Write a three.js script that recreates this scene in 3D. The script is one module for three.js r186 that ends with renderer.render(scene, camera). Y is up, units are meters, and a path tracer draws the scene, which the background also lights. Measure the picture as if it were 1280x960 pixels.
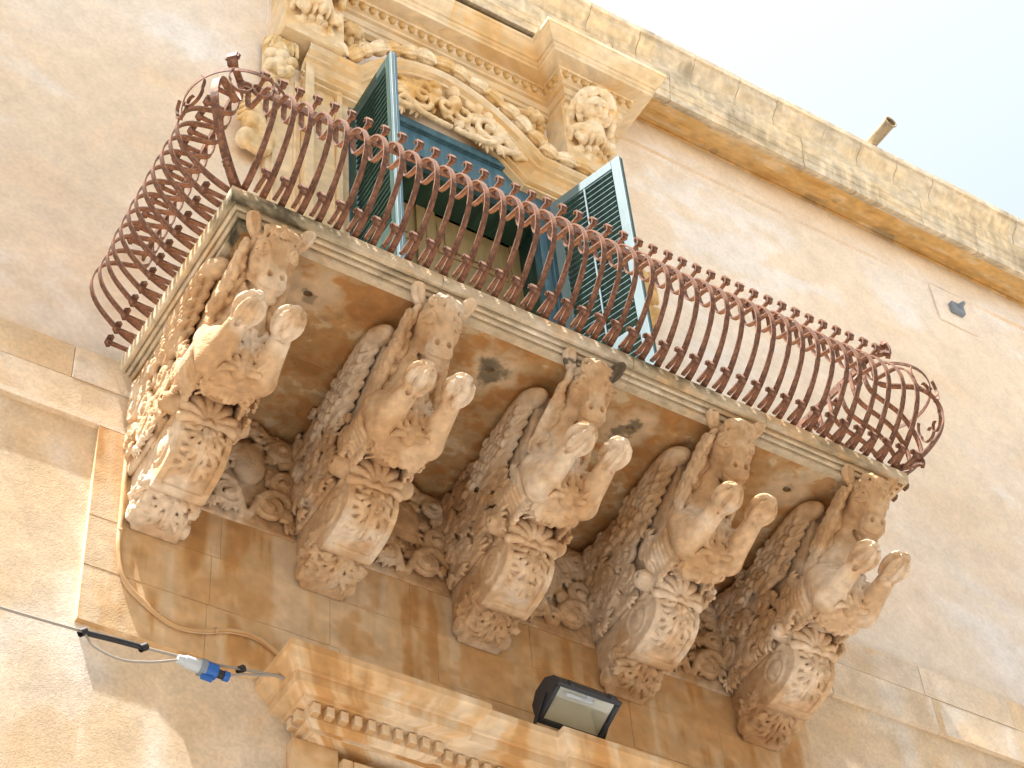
import * as THREE from 'three';
import { mergeGeometries, mergeVertices } from 'three/addons/utils/BufferGeometryUtils.js';
import { RoundedBoxGeometry } from 'three/addons/geometries/RoundedBoxGeometry.js';

// ------------------------------------------------------------------ camera, sky, sun, exposure
const scene = new THREE.Scene();
const camera = new THREE.PerspectiveCamera(21.342, 4 / 3, 0.1, 3000);
camera.position.set(-2.54825, -8.31569, 7.10661);
camera.up.set(-0.347358, 0.675668, 0.650242);
camera.lookAt(2.234444, 0.49288, 0.50851);
const renderer = new THREE.WebGLRenderer({ antialias: true });
renderer.toneMapping = THREE.LinearToneMapping;
renderer.toneMappingExposure = 3.0;
renderer.shadowMap.enabled = true;
const SUN = new THREE.Vector3(-0.32 * 10.5, 10.5, 1).normalize();
{
  const w = 512, h = 256, d = new Float32Array(w * h * 4), v = new THREE.Vector3();
  for (let j = 0; j < h; j++) for (let i = 0; i < w; i++) {
    const lat = ((j + 0.5) / h - 0.5) * Math.PI, lon = ((i + 0.5) / w - 0.5) * 2 * Math.PI;
    v.set(Math.cos(lat) * Math.cos(lon), Math.sin(lat), Math.cos(lat) * Math.sin(lon));
    const up = Math.max(v.y, 0), c = Math.max(v.dot(SUN), 0), g = 0.55 * c * c * c, gc = 0.4 * Math.pow(c, 40);
    const t = Math.pow(1 - up, 2.2), k = (j * w + i) * 4;
    d[k] = 0.20 + 0.17 * t + g + gc; d[k + 1] = 0.268 + 0.15 * t + g * 0.62 + gc; d[k + 2] = 0.335 + 0.13 * t + g * 0.25 + gc * 0.96; d[k + 3] = 1;
  }
  const sky = new THREE.DataTexture(d, w, h, THREE.RGBAFormat, THREE.FloatType);
  sky.mapping = THREE.EquirectangularReflectionMapping; sky.magFilter = THREE.LinearFilter; sky.minFilter = THREE.LinearFilter; sky.needsUpdate = true;
  scene.background = sky; scene.environment = sky;
}
const sun = new THREE.DirectionalLight(new THREE.Color(1, 0.98, 0.94), 5);
sun.position.copy(SUN).multiplyScalar(40); sun.target.position.set(2, -2, 0);
sun.castShadow = true; sun.shadow.mapSize.set(4096, 4096); sun.shadow.radius = 1;
Object.assign(sun.shadow.camera, { left: -14, right: 14, top: 14, bottom: -14, near: 1, far: 90 });
scene.add(sun, sun.target);

// ------------------------------------------------------------------ noise and small helpers
const V = (x, y, z) => new THREE.Vector3(x, y, z);
const clamp = (x, a, b) => x < a ? a : x > b ? b : x, mix = (a, b, t) => a + (b - a) * t;
const sstep = (a, b, x) => { const t = clamp((x - a) / (b - a), 0, 1); return t * t * (3 - 2 * t); };
function rng(seed) { let s = seed >>> 0; return () => { s = (s + 0x6D2B79F5) >>> 0; let t = s; t = Math.imul(t ^ (t >>> 15), t | 1); t ^= t + Math.imul(t ^ (t >>> 7), t | 61); return ((t ^ (t >>> 14)) >>> 0) / 4294967296; }; }
const HT = new Float32Array(4096); { const r = rng(77); for (let i = 0; i < 4096; i++) HT[i] = r() * 2 - 1; }
const hsh = (x, y, z) => HT[(Math.imul(x, 73856093) ^ Math.imul(y, 19349663) ^ Math.imul(z, 83492791)) & 4095];
function noise(x, y, z = 0) {
  const xi = Math.floor(x), yi = Math.floor(y), zi = Math.floor(z); let fx = x - xi, fy = y - yi, fz = z - zi;
  fx = fx * fx * (3 - 2 * fx); fy = fy * fy * (3 - 2 * fy); fz = fz * fz * (3 - 2 * fz);
  const a = mix(hsh(xi, yi, zi), hsh(xi + 1, yi, zi), fx), b = mix(hsh(xi, yi + 1, zi), hsh(xi + 1, yi + 1, zi), fx);
  if (fz === 0) return mix(a, b, fy);
  const c = mix(hsh(xi, yi, zi + 1), hsh(xi + 1, yi, zi + 1), fx), e = mix(hsh(xi, yi + 1, zi + 1), hsh(xi + 1, yi + 1, zi + 1), fx);
  return mix(mix(a, b, fy), mix(c, e, fy), fz);
}
function fbm(x, y, z = 0, o = 4) { let s = 0, a = 0.5; for (let i = 0; i < o; i++) { s += a * noise(x, y, z); x = x * 2.03 + 7.1; y = y * 2.03 + 3.3; z = z * 2.03 + (z ? 1.7 : 0); a *= 0.5; } return s; }
const taken = {};
function nm(n) { if (taken[n] === undefined) { taken[n] = 0; return n; } return n + '_' + String(++taken[n]).padStart(3, '0'); }
function fin(o) { o.traverse((c) => { if (c.isMesh) { c.castShadow = true; c.receiveShadow = true; } }); return o; }
function mesh(name, g, m, parent) { const o = new THREE.Mesh(g, m); o.name = name; o.castShadow = o.receiveShadow = true; if (parent) parent.add(o); return o; }
function group(name, parent) { const g = new THREE.Group(); g.name = name; if (parent) parent.add(g); return g; }
function thing(name, label, category, grp, pos) {
  const g = new THREE.Group(); g.name = nm(name); g.userData = { label, category }; if (grp) g.userData.group = grp; if (pos) g.position.set(...pos); scene.add(g); return g;
}
// uv in metres from the dominant axis of each face's normal
function boxUV(g, ox = 0, oy = 0, oz = 0) {
  g = g.index ? g.toNonIndexed() : g; const p = g.attributes.position, n = p.count, uv = new Float32Array(n * 2), a = V(), b = V(), c = V(), e = V();
  for (let i = 0; i < n; i += 3) {
    a.fromBufferAttribute(p, i); b.fromBufferAttribute(p, i + 1); c.fromBufferAttribute(p, i + 2); e.copy(c).sub(b).cross(a.clone().sub(b));
    const X = Math.abs(e.x), Y = Math.abs(e.y), Z = Math.abs(e.z);
    for (let k = 0; k < 3; k++) { const q = k === 0 ? a : k === 1 ? b : c, x = q.x + ox, y = q.y + oy, z = q.z + oz, s = (i + k) * 2; if (Z >= X && Z >= Y) { uv[s] = x; uv[s + 1] = y; } else if (Y >= X) { uv[s] = x; uv[s + 1] = z; } else { uv[s] = z; uv[s + 1] = y; } }
  }
  g.setAttribute('uv', new THREE.BufferAttribute(uv, 2)); return g;
}
function box(x0, x1, y0, y1, z0, z1, bev = 0) {
  const g = bev ? new RoundedBoxGeometry(x1 - x0, y1 - y0, z1 - z0, 1, bev) : new THREE.BoxGeometry(x1 - x0, y1 - y0, z1 - z0);
  g.translate((x0 + x1) / 2, (y0 + y1) / 2, (z0 + z1) / 2); return boxUV(g);
}
// polygon in (z, y) drawn along x from x0 to x1
function prism(poly, x0, x1, u0 = 0) { return sweepPlan([...poly, poly[0]], [[x0, 0], [x1, 0]], x0 + u0, true); }
// profile [[out, y]...] swept along a plan path [[x, z]...] with mitred corners; out is measured to the left-hand outward normal given by side
function sweepPlan(profile, path, u0 = 0, caps = false) {
  const n = path.length, dirs = []; for (let i = 0; i < n - 1; i++) { const dx = path[i + 1][0] - path[i][0], dz = path[i + 1][1] - path[i][1], l = Math.hypot(dx, dz); dirs.push([dx / l, dz / l]); }
  const off = path.map((p, i) => { const a = dirs[Math.max(i - 1, 0)], b = dirs[Math.min(i, n - 2)], na = [-a[1], a[0]], nb = [-b[1], b[0]]; let mx = na[0] + nb[0], mz = na[1] + nb[1]; const d = 1 + na[0] * nb[0] + na[1] * nb[1]; return [mx / d, mz / d]; });
  const pos = [], uv = [], V0 = [0], U0 = [u0]; const P = (i, j) => [path[i][0] + off[i][0] * profile[j][0], profile[j][1], path[i][1] + off[i][1] * profile[j][0]];
  for (let j = 1; j < profile.length; j++) V0.push(V0[j - 1] + Math.hypot(profile[j][0] - profile[j - 1][0], profile[j][1] - profile[j - 1][1]));
  for (let i = 1; i < n; i++) U0.push(U0[i - 1] + Math.hypot(path[i][0] - path[i - 1][0], path[i][1] - path[i - 1][1]));
  for (let i = 0; i < n - 1; i++) for (let j = 0; j < profile.length - 1; j++) { const a = P(i, j), b = P(i + 1, j), c = P(i + 1, j + 1), d = P(i, j + 1); pos.push(...a, ...d, ...b, ...b, ...d, ...c); uv.push(U0[i], -V0[j], U0[i], -V0[j + 1], U0[i + 1], -V0[j], U0[i + 1], -V0[j], U0[i], -V0[j + 1], U0[i + 1], -V0[j + 1]); }
  if (caps) for (const [i, f] of [[0, false], [n - 1, true]]) { const tri = THREE.ShapeUtils.triangulateShape(profile.map((p) => new THREE.Vector2(p[0], p[1])), []); for (const t of tri) for (const k of f ? t : [t[0], t[2], t[1]]) { pos.push(...P(i, k)); uv.push(U0[i] + profile[k][0], profile[k][1]); } }
  const g = new THREE.BufferGeometry(); g.setAttribute('position', new THREE.Float32BufferAttribute(pos, 3)); g.setAttribute('uv', new THREE.Float32BufferAttribute(uv, 2)); g.computeVertexNormals(); return g;
}
// flat or rectangular bar along 3D points; B = width direction
function bar(pts, B, w, t, taper) {
  const pos = [], n = pts.length, ring = [];
  for (let i = 0; i < n; i++) {
    const T = pts[Math.min(i + 1, n - 1)].clone().sub(pts[Math.max(i - 1, 0)]).normalize(), b = (typeof B === 'function' ? B(i / (n - 1)) : B).clone(); b.addScaledVector(T, -b.dot(T)).normalize();
    const N = T.clone().cross(b), k = taper ? taper(i / (n - 1)) : 1, hw = w / 2 * k, ht = t / 2;
    ring.push([[1, 1], [-1, 1], [-1, -1], [1, -1]].map(([a, c]) => pts[i].clone().addScaledVector(b, a * hw).addScaledVector(N, c * ht)));
  }
  const q = (a, b, c, d) => pos.push(...a, ...b, ...c, ...a, ...c, ...d);
  const A = (v) => [v.x, v.y, v.z];
  for (let i = 0; i < n - 1; i++) for (let k = 0; k < 4; k++) q(A(ring[i][k]), A(ring[i][(k + 1) % 4]), A(ring[i + 1][(k + 1) % 4]), A(ring[i + 1][k]));
  q(A(ring[0][3]), A(ring[0][2]), A(ring[0][1]), A(ring[0][0])); q(A(ring[n - 1][0]), A(ring[n - 1][1]), A(ring[n - 1][2]), A(ring[n - 1][3]));
  const g = new THREE.BufferGeometry(); g.setAttribute('position', new THREE.Float32BufferAttribute(pos, 3)); g.computeVertexNormals(); return boxUV(g);
}
const crv = (pts, n) => new THREE.CatmullRomCurve3(pts.map((p) => Array.isArray(p) ? V(...p) : p), false, 'centripetal').getPoints(n);
const tube = (pts, r, n = 24, s = 8) => new THREE.TubeGeometry(new THREE.CatmullRomCurve3(pts.map((p) => V(...p)), false, 'centripetal'), n, r, s);

// ------------------------------------------------------------------ textures and materials
function tex(w, h, mw, mh, fn, ox = 0, oy = 0, srgb = true) {   // fn(x, y) in metres -> [r,g,b] 0..1 ; covers mw x mh metres starting at (ox, oy)
  const d = new Uint8Array(w * h * 4);
  for (let j = 0; j < h; j++) for (let i = 0; i < w; i++) { const c = fn(ox + (i + 0.5) / w * mw, oy + (j + 0.5) / h * mh), k = (j * w + i) * 4; d[k] = clamp(c[0], 0, 1) * 255; d[k + 1] = clamp(c[1], 0, 1) * 255; d[k + 2] = clamp(c[2], 0, 1) * 255; d[k + 3] = 255; }
  const t = new THREE.DataTexture(d, w, h); t.wrapS = t.wrapT = THREE.RepeatWrapping; t.magFilter = THREE.LinearFilter; t.minFilter = THREE.LinearMipmapLinearFilter; t.generateMipmaps = true;
  if (srgb) t.colorSpace = THREE.SRGBColorSpace; t.repeat.set(1 / mw, 1 / mh); t.offset.set(-ox / mw, -oy / mh); t.needsUpdate = true; return t;
}
const C3 = (h) => [(h >> 16 & 255) / 255, (h >> 8 & 255) / 255, (h & 255) / 255];
const mixc = (a, b, t) => [mix(a[0], b[0], t), mix(a[1], b[1], t), mix(a[2], b[2], t)];
const mul = (a, k) => [a[0] * k, a[1] * k, a[2] * k];

const bumpTex = tex(512, 512, 1, 1, (x, y) => { // seamless through blending of shifted copies
  const f = (a, b) => 0.5 + 0.32 * fbm(a * 22, b * 22, 3.3, 4) + 0.2 * noise(a * 160, b * 160, 9.1);
  const wx = x, wy = y; const v = f(x, y) * (1 - wx) * (1 - wy) + f(x - 1, y) * wx * (1 - wy) + f(x, y - 1) * (1 - wx) * wy + f(x - 1, y - 1) * wx * wy; return [v, v, v];
}, 0, 0, false);
const plasterTex = tex(1536, 1536, 13, 13, (x, y) => {
  const a = fbm(x * 0.5, y * 0.5, 1.5, 4), b = fbm(x * 1.1 + y * 0.5, y * 2.1 - x * 0.4, 4.5, 5), c = fbm(x * 7, y * 7, 8.5, 3), st = fbm(x * 0.9, y * 1.9 + x * 0.6, 2.5, 4);
  let col = mixc(C3(0xe8dccd), C3(0xead7bf), sstep(-0.2, 0.3, a));
  col = mixc(col, C3(0xeae5e1), 0.7 * sstep(0.04, 0.4, b + 0.25 * c)); col = mixc(col, C3(0xe2c9aa), 0.5 * sstep(0.1, 0.42, -b + 0.25 * c)); col = mixc(col, C3(0xeeeae7), 0.4 * sstep(0.12, 0.4, st));
  return mul(col, 0.99 + 0.07 * c + 0.035 * noise(x * 60, y * 60, 1.2));
}, -4, -7);
const lowTex = tex(1024, 1024, 6, 6, (x, y) => {   // warmer limewash on the lower wall
  const a = fbm(x * 0.8, y * 0.8, 11.5, 5), b = fbm(x * 2.3, y * 1.5, 14.5, 5), c = fbm(x * 8, y * 8, 18.5, 4);
  let col = mixc(C3(0xe2d2bc), C3(0xdec6a4), sstep(-0.2, 0.35, a)); col = mixc(col, C3(0xe9e0d4), 0.8 * sstep(0.02, 0.4, b)); col = mixc(col, C3(0xd0b088), 0.5 * sstep(0.15, 0.4, -b + 0.3 * c));
  return mul(col, 0.98 + 0.12 * c + 0.05 * noise(x * 80, y * 80, 1.2));
});
const stoneTex = tex(1024, 1024, 3, 3, (x, y) => {   // honey limestone, vertical rain streaks, pale scuffs, ochre patches
  const tile = (f) => { const u = x / 3, v = y / 3; return f(x, y) * (1 - u) * (1 - v) + f(x - 3, y) * u * (1 - v) + f(x, y - 3) * (1 - u) * v + f(x - 3, y - 3) * u * v; };
  const a = tile((p, q) => fbm(p * 1.4, q * 1.4, 21.5, 5)) * 1.3, st = tile((p, q) => fbm(p * 9, q * 1.1, 24.5, 4)) * 1.4, c = fbm(x * 14, y * 14, 27.5, 4), e = tile((p, q) => fbm(p * 4, q * 4, 29.5, 4)) * 1.3;
  let col = mixc(C3(0xcba066), C3(0xd8b280), sstep(-0.2, 0.25, a)); col = mixc(col, C3(0xdccab0), 0.75 * sstep(0.08, 0.34, st)); col = mixc(col, C3(0xb67f44), 0.7 * sstep(0.06, 0.34, -st + 0.5 * e)); col = mixc(col, C3(0xe0d2be), 0.5 * sstep(0.16, 0.3, e));
  return mul(col, 0.98 + 0.16 * c + 0.06 * noise(x * 70, y * 70, 2.2));
});
const corniceTex = tex(1024, 1024, 4, 4, (x, y) => {
  const a = fbm(x * 1.2, y * 3, 31.5, 5), st = fbm(x * 3, y * 16, 34.5, 4), c = fbm(x * 14, y * 14, 37.5, 4), k = fbm(x * 3.5, y * 5, 39.5, 5);
  let col = mixc(C3(0xd2a868), C3(0xdcba86), sstep(-0.2, 0.3, a)); col = mixc(col, C3(0xe0d0b6), 0.55 * sstep(0.05, 0.4, st)); col = mixc(col, C3(0xb8863f), 0.5 * sstep(0.1, 0.4, -st));
  col = mixc(col, C3(0x6d5c45), 0.35 * sstep(0.24, 0.42, k + 0.3 * c)); return mul(col, 0.98 + 0.16 * c);
});
const apronTex = tex(1024, 512, 6, 3, (x, y) => {   // limewashed ashlar below the balcony, streaked by seepage
  const a = fbm(x * 1.1, y * 1.1, 141.5, 4), st = fbm(x * 8, y * 0.9, 144.5, 4), e = fbm(x * 3.5, y * 3.5, 147.5, 4), c = fbm(x * 14, y * 14, 149.5, 3);
  let col = mixc(C3(0xd6b386), C3(0xdcc09a), sstep(-0.2, 0.3, a)); col = mixc(col, C3(0xe4d2b8), 0.7 * sstep(0.06, 0.34, st + 0.3 * e)); col = mixc(col, C3(0xbb874c), 0.7 * sstep(0.04, 0.34, -st + 0.6 * e)); col = mixc(col, C3(0xc79862), 0.5 * sstep(0.1, 0.3, -e));
  return mul(col, 0.98 + 0.14 * c);
}, -0.5, -2.2);
const paleStoneTex = tex(512, 512, 2.5, 2.5, (x, y) => { const a = fbm(x * 1.2, y * 1.2, 131.5, 4), b = fbm(x * 3, y * 3, 134.5, 4), c = fbm(x * 14, y * 14, 137.5, 3); let col = mixc(C3(0xdfc59c), C3(0xe4cfae), sstep(-0.2, 0.3, a)); col = mixc(col, C3(0xcfa468), 0.6 * sstep(0.08, 0.36, b + 0.3 * c)); col = mixc(col, C3(0xeadcc4), 0.5 * sstep(0.1, 0.35, -b)); return mul(col, 0.99 + 0.14 * c); });
const edgeTex = tex(1024, 512, 4, 2, (x, y) => {   // weathered top course of the roof cornice: grey lichen in ragged drips
  const a = fbm(x * 2, y * 5, 41.5, 4), c = fbm(x * 16, y * 16, 47.5, 4), k = fbm(x * 2.2, y * 4, 49.5, 4), dr = fbm(x * 18, y * 3, 45.5, 3);
  let col = mixc(C3(0xd0c3ac), C3(0xd8c4a2), sstep(-0.2, 0.3, a)); col = mixc(col, C3(0xe2d4ba), 0.5 * sstep(0.05, 0.3, -dr)); col = mixc(col, C3(0xab9d84), 0.42 * sstep(0.0, 0.35, k + 0.6 * dr)); col = mixc(col, C3(0x746957), 0.32 * sstep(0.24, 0.5, k + 0.5 * dr + 0.3 * c)); return mul(col, 0.98 + 0.2 * c);
});
const slabTex = tex(2048, 256, 7.6, 0.95, (x, y) => {   // slab edge: lichen heaviest round the exposed corner and in two worn stretches, thin on the lower mouldings
  const c = fbm(x * 16, y * 16, 57.5, 4), k = fbm(x * 3.2, y * 5, 59.5, 5), a = fbm(x * 2, y * 4, 51.5, 4), e = fbm(x * 8, y * 9, 53.5, 4);
  const lo = y < -0.56 ? 0.55 : 1, reach = lo * Math.max(sstep(0.75, 0.05, Math.abs(x - 0.05) + 0.5 * a), 0.85 * sstep(0.65, 0.1, Math.abs(x - 2.55 + 0.4 * a)), 0.6 * sstep(0.6, 0, Math.abs(x - 3.9 + 0.5 * a)), x < 0 ? 0.42 : 0);
  let col = mixc(C3(0xd6c4a6), C3(0xd9b384), sstep(-0.05, 0.3, a)); col = mixc(col, C3(0xe9dfcd), 0.6 * sstep(0.1, 0.4, -k));
  const q = reach * 0.6 + 0.8 * k + 0.6 * e + 0.3 * c; col = mixc(col, C3(0x94876b), 0.6 * sstep(0.26, 0.56, q)); col = mixc(col, C3(0x5c5440), 0.7 * sstep(0.5, 0.76, q)); col = mixc(col, C3(0x2d2a22), 0.65 * sstep(0.68, 0.92, q)); return mul(col, 0.98 + 0.2 * c);
}, -1.6, -0.95);
const HOLES = [[0.605, 1.041], [1.716, 1.033], [2.638, 1.027], [3.727, 1.046]];
const soffTex = tex(1536, 768, 4.8, 2.4, (x, z) => {   // flaking ochre limewash with bare pale stone, halo of scraped stone and soot round each drain hole
  const a = fbm(x * 2.2, z * 2.2, 61.5, 5), b = fbm(x * 5, z * 6.5, 64.5, 5), c = fbm(x * 16, z * 16, 67.5, 4), e = fbm(x * 11, z * 14, 69.5, 4);
  let col = mixc(C3(0xc5a274), C3(0xbd925e), sstep(-0.25, 0.3, a)); col = mixc(col, C3(0x9f6c3a), 0.7 * sstep(0.0, 0.3, b + 0.5 * c)); col = mixc(col, C3(0xdcc6a2), 0.75 * sstep(0.06, 0.26, -b + 0.45 * e)); col = mixc(col, C3(0xb07d48), 0.6 * sstep(0.06, 0.26, e + c * 0.5));
  HOLES.forEach(([hx, hz], i) => { const d = Math.hypot(x - hx, z - hz) + 0.12 * e + 0.05 * c, s = [0.5, 1.15, 0.95, 0.35][i]; col = mixc(col, C3(0xdcc2a0), 0.8 * sstep(0.21, 0.10, d)); col = mixc(col, C3(0x6a604a), 0.75 * Math.min(1, s) * sstep(0.085 * s, 0.03 * s, d + 0.05 * c)); });
  return mul(col, 0.98 + 0.2 * c);
}, -0.2, -0.2);
const rustTex = tex(256, 256, 0.4, 0.4, (x, y) => { const c = fbm(x * 30, y * 30, 71.5, 4), e = fbm(x * 90, y * 90, 74.5, 3); let col = mixc(C3(0x694939), C3(0x885f48), sstep(-0.2, 0.3, c)); col = mixc(col, C3(0xa06c48), 0.5 * sstep(0.12, 0.35, e)); return mul(col, 1 + 0.2 * e); });
const paintTex = (h, h2) => tex(256, 512, 0.6, 1.2, (x, y) => { const c = fbm(x * 6, y * 2, 81.5, 4), e = fbm(x * 40, y * 5, 84.5, 3); return mul(mixc(C3(h), C3(h2), sstep(-0.1, 0.35, c + 0.4 * e)), 1 + 0.12 * e); });
const groundTex = tex(512, 512, 8, 8, (x, y) => { const a = fbm(x * 1.2, y * 1.2, 91.5, 5), c = fbm(x * 9, y * 9, 94.5, 3); return mul(mixc(C3(0x9a9a9d), C3(0xa7a6a6), sstep(-0.2, 0.3, a)), 1 + 0.1 * c); });

const bumped = (o, s) => { o.bumpMap = bumpTex; o.bumpScale = s; return new THREE.MeshStandardMaterial(o); };
const std = (o) => new THREE.MeshStandardMaterial(o);
const M = {
  plaster: bumped({ map: plasterTex, roughness: 0.95 }, 0.0025), low: bumped({ map: lowTex, roughness: 0.95 }, 0.002),
  stone: bumped({ map: stoneTex, roughness: 0.93 }, 0.006), cornice: bumped({ map: corniceTex, roughness: 0.93 }, 0.005), edge: bumped({ map: edgeTex, roughness: 0.95 }, 0.007), slab: bumped({ map: slabTex, roughness: 0.95 }, 0.008), soffit: bumped({ map: soffTex, roughness: 0.95 }, 0.006),
  apron: bumped({ map: apronTex, roughness: 0.94 }, 0.0022), pale_stone: bumped({ map: paleStoneTex, roughness: 0.93 }, 0.004), carve: bumped({ vertexColors: true, roughness: 0.95 }, 0.009),
  rust: bumped({ map: rustTex, roughness: 0.75, metalness: 0.15 }, 0.001),
  blue: std({ map: paintTex(0x3d6170, 0x4c7484), roughness: 0.5 }), pale: std({ map: paintTex(0x6c848a, 0x5f7a82), roughness: 0.5 }), green: std({ map: paintTex(0x1f4038, 0x2b5145), roughness: 0.55 }),
  tan: std({ map: paintTex(0x9a8458, 0x86734c), roughness: 0.6 }), dark: std({ color: 0x1c2220, roughness: 0.8 }),
  glass: new THREE.MeshPhysicalMaterial({ color: 0xffffff, transmission: 1, thickness: 0, roughness: 0.03, ior: 1.5 }),
  lampblack: std({ color: 0x2c3036, roughness: 0.55 }), refl: std({ color: 0xb9b9a6, roughness: 0.42, metalness: 0.35 }), steel: std({ color: 0x8c9299, roughness: 0.5, metalness: 0.3 }),
  cablegrey: std({ color: 0x9a938a, roughness: 0.7 }), cableblack: std({ color: 0x24262a, roughness: 0.6 }), plugblue: std({ color: 0x1f5fae, roughness: 0.4 }), plugwhite: std({ color: 0xb9c2c8, roughness: 0.5 }), boxgrey: std({ color: 0x7d8894, roughness: 0.6 }),
  ground: std({ map: groundTex, roughness: 0.95 }), pipe: bumped({ map: edgeTex, color: 0xcfcabf, roughness: 0.9 }, 0.003),
};

// ------------------------------------------------------------------ sculpting: distance field on a grid, meshed with surface nets
class Field {
  constructor(x0, x1, y0, y1, z0, z1, cell) { this.o = [x0, y0, z0]; this.c = cell; this.n = [Math.ceil((x1 - x0) / cell) + 1, Math.ceil((y1 - y0) / cell) + 1, Math.ceil((z1 - z0) / cell) + 1]; this.f = new Float32Array(this.n[0] * this.n[1] * this.n[2]).fill(0.06); }
  stamp(b, fn, k = 0.01, sub = false) {
    const { o, c, n, f } = this, e = k + 2 * c, lo = [0, 1, 2].map((i) => Math.max(0, Math.floor((b[i] - e - o[i]) / c))), hi = [0, 1, 2].map((i) => Math.min(n[i] - 1, Math.ceil((b[i + 3] + e - o[i]) / c)));
    for (let z = lo[2]; z <= hi[2]; z++) for (let y = lo[1]; y <= hi[1]; y++) { let i = (z * n[1] + y) * n[0] + lo[0]; const py = o[1] + y * c, pz = o[2] + z * c; for (let x = lo[0]; x <= hi[0]; x++, i++) { const d = fn(o[0] + x * c, py, pz), a = f[i]; if (!sub) { const h = Math.max(k - Math.abs(a - d), 0); f[i] = (a < d ? a : d) - h * h / (4 * k); } else { const m = -d, h = Math.max(k - Math.abs(a - m), 0); f[i] = (a > m ? a : m) + h * h / (4 * k); } } }
    return this;
  }
  cone(a, b, ra, rb = ra, k = 0.012, sub = false) {
    const bx = b[0] - a[0], by = b[1] - a[1], bz = b[2] - a[2], l2 = bx * bx + by * by + bz * bz || 1e-9, R = Math.max(ra, rb);
    return this.stamp([Math.min(a[0], b[0]) - R, Math.min(a[1], b[1]) - R, Math.min(a[2], b[2]) - R, Math.max(a[0], b[0]) + R, Math.max(a[1], b[1]) + R, Math.max(a[2], b[2]) + R],
      (x, y, z) => { const px = x - a[0], py = y - a[1], pz = z - a[2]; let t = (px * bx + py * by + pz * bz) / l2; t = t < 0 ? 0 : t > 1 ? 1 : t; const dx = px - bx * t, dy = py - by * t, dz = pz - bz * t; return Math.sqrt(dx * dx + dy * dy + dz * dz) - (ra + (rb - ra) * t); }, k, sub);
  }
  ball(p, r, k = 0.012, sub = false) { return this.cone(p, p, r, r, k, sub); }
  ell(p, r, k = 0.012, sub = false, eu = null) {
    const m = eu ? new THREE.Matrix4().makeRotationFromEuler(new THREE.Euler(...eu)).invert().elements : null, R = eu ? Math.max(...r) : 0, mn = Math.min(...r);
    return this.stamp([p[0] - (R || r[0]), p[1] - (R || r[1]), p[2] - (R || r[2]), p[0] + (R || r[0]), p[1] + (R || r[1]), p[2] + (R || r[2])], (x, y, z) => {
      let a = x - p[0], b = y - p[1], c = z - p[2]; if (m) { const A = m[0] * a + m[4] * b + m[8] * c, B = m[1] * a + m[5] * b + m[9] * c, Cc = m[2] * a + m[6] * b + m[10] * c; a = A; b = B; c = Cc; }
      const u = a / r[0], v = b / r[1], w = c / r[2], q = Math.sqrt(u * u + v * v + w * w), g = Math.sqrt(u * u / (r[0] * r[0]) + v * v / (r[1] * r[1]) + w * w / (r[2] * r[2])); return g > 1e-6 ? q * (q - 1) / g : -mn;
    }, k, sub);
  }
  rbox(x0, x1, y0, y1, z0, z1, r = 0.006, k = 0.008, sub = false) {
    const c = [(x0 + x1) / 2, (y0 + y1) / 2, (z0 + z1) / 2], h = [(x1 - x0) / 2 - r, (y1 - y0) / 2 - r, (z1 - z0) / 2 - r];
    return this.stamp([x0, y0, z0, x1, y1, z1], (x, y, z) => { const a = Math.abs(x - c[0]) - h[0], b = Math.abs(y - c[1]) - h[1], d = Math.abs(z - c[2]) - h[2], A = Math.max(a, 0), B = Math.max(b, 0), D = Math.max(d, 0); return Math.sqrt(A * A + B * B + D * D) + Math.min(Math.max(a, b, d), 0) - r; }, k, sub);
  }
  // polygon in (z, y) extruded over |x - cx| < hx
  poly(pts, cx, hx, k = 0.008, sub = false, r = 0.004) {
    const n = pts.length, zs = pts.map((p) => p[0]), ys = pts.map((p) => p[1]);
    return this.stamp([cx - hx, Math.min(...ys), Math.min(...zs), cx + hx, Math.max(...ys), Math.max(...zs)], (x, y, z) => {
      let d = 1e9, s = 1; for (let i = 0, j = n - 1; i < n; j = i++) { const ax = zs[i], ay = ys[i], ex = zs[j] - ax, ey = ys[j] - ay, wx = z - ax, wy = y - ay, t = clamp((wx * ex + wy * ey) / (ex * ex + ey * ey), 0, 1), qx = wx - ex * t, qy = wy - ey * t; d = Math.min(d, qx * qx + qy * qy); const c1 = y >= ay, c2 = y < ys[j], c3 = ex * wy > ey * wx; if ((c1 && c2 && c3) || (!c1 && !c2 && !c3)) s = -s; }
      const a = s * Math.sqrt(d) + r, b = Math.abs(x - cx) - hx + r, A = Math.max(a, 0), B = Math.max(b, 0); return Math.sqrt(A * A + B * B) + Math.min(Math.max(a, b), 0) - r;
    }, k, sub);
  }
  path(pts, r, k = 0.008, sub = false) { const R = typeof r === 'function' ? r : () => r; for (let i = 0; i < pts.length - 1; i++) this.cone(pts[i], pts[i + 1], R(i / (pts.length - 1)), R((i + 1) / (pts.length - 1)), k, sub); return this; }
  spline(pts, r, n = 8, k = 0.008, sub = false) { return this.path(crv(pts, n).map((p) => [p.x, p.y, p.z]), r, k, sub); }
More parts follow.
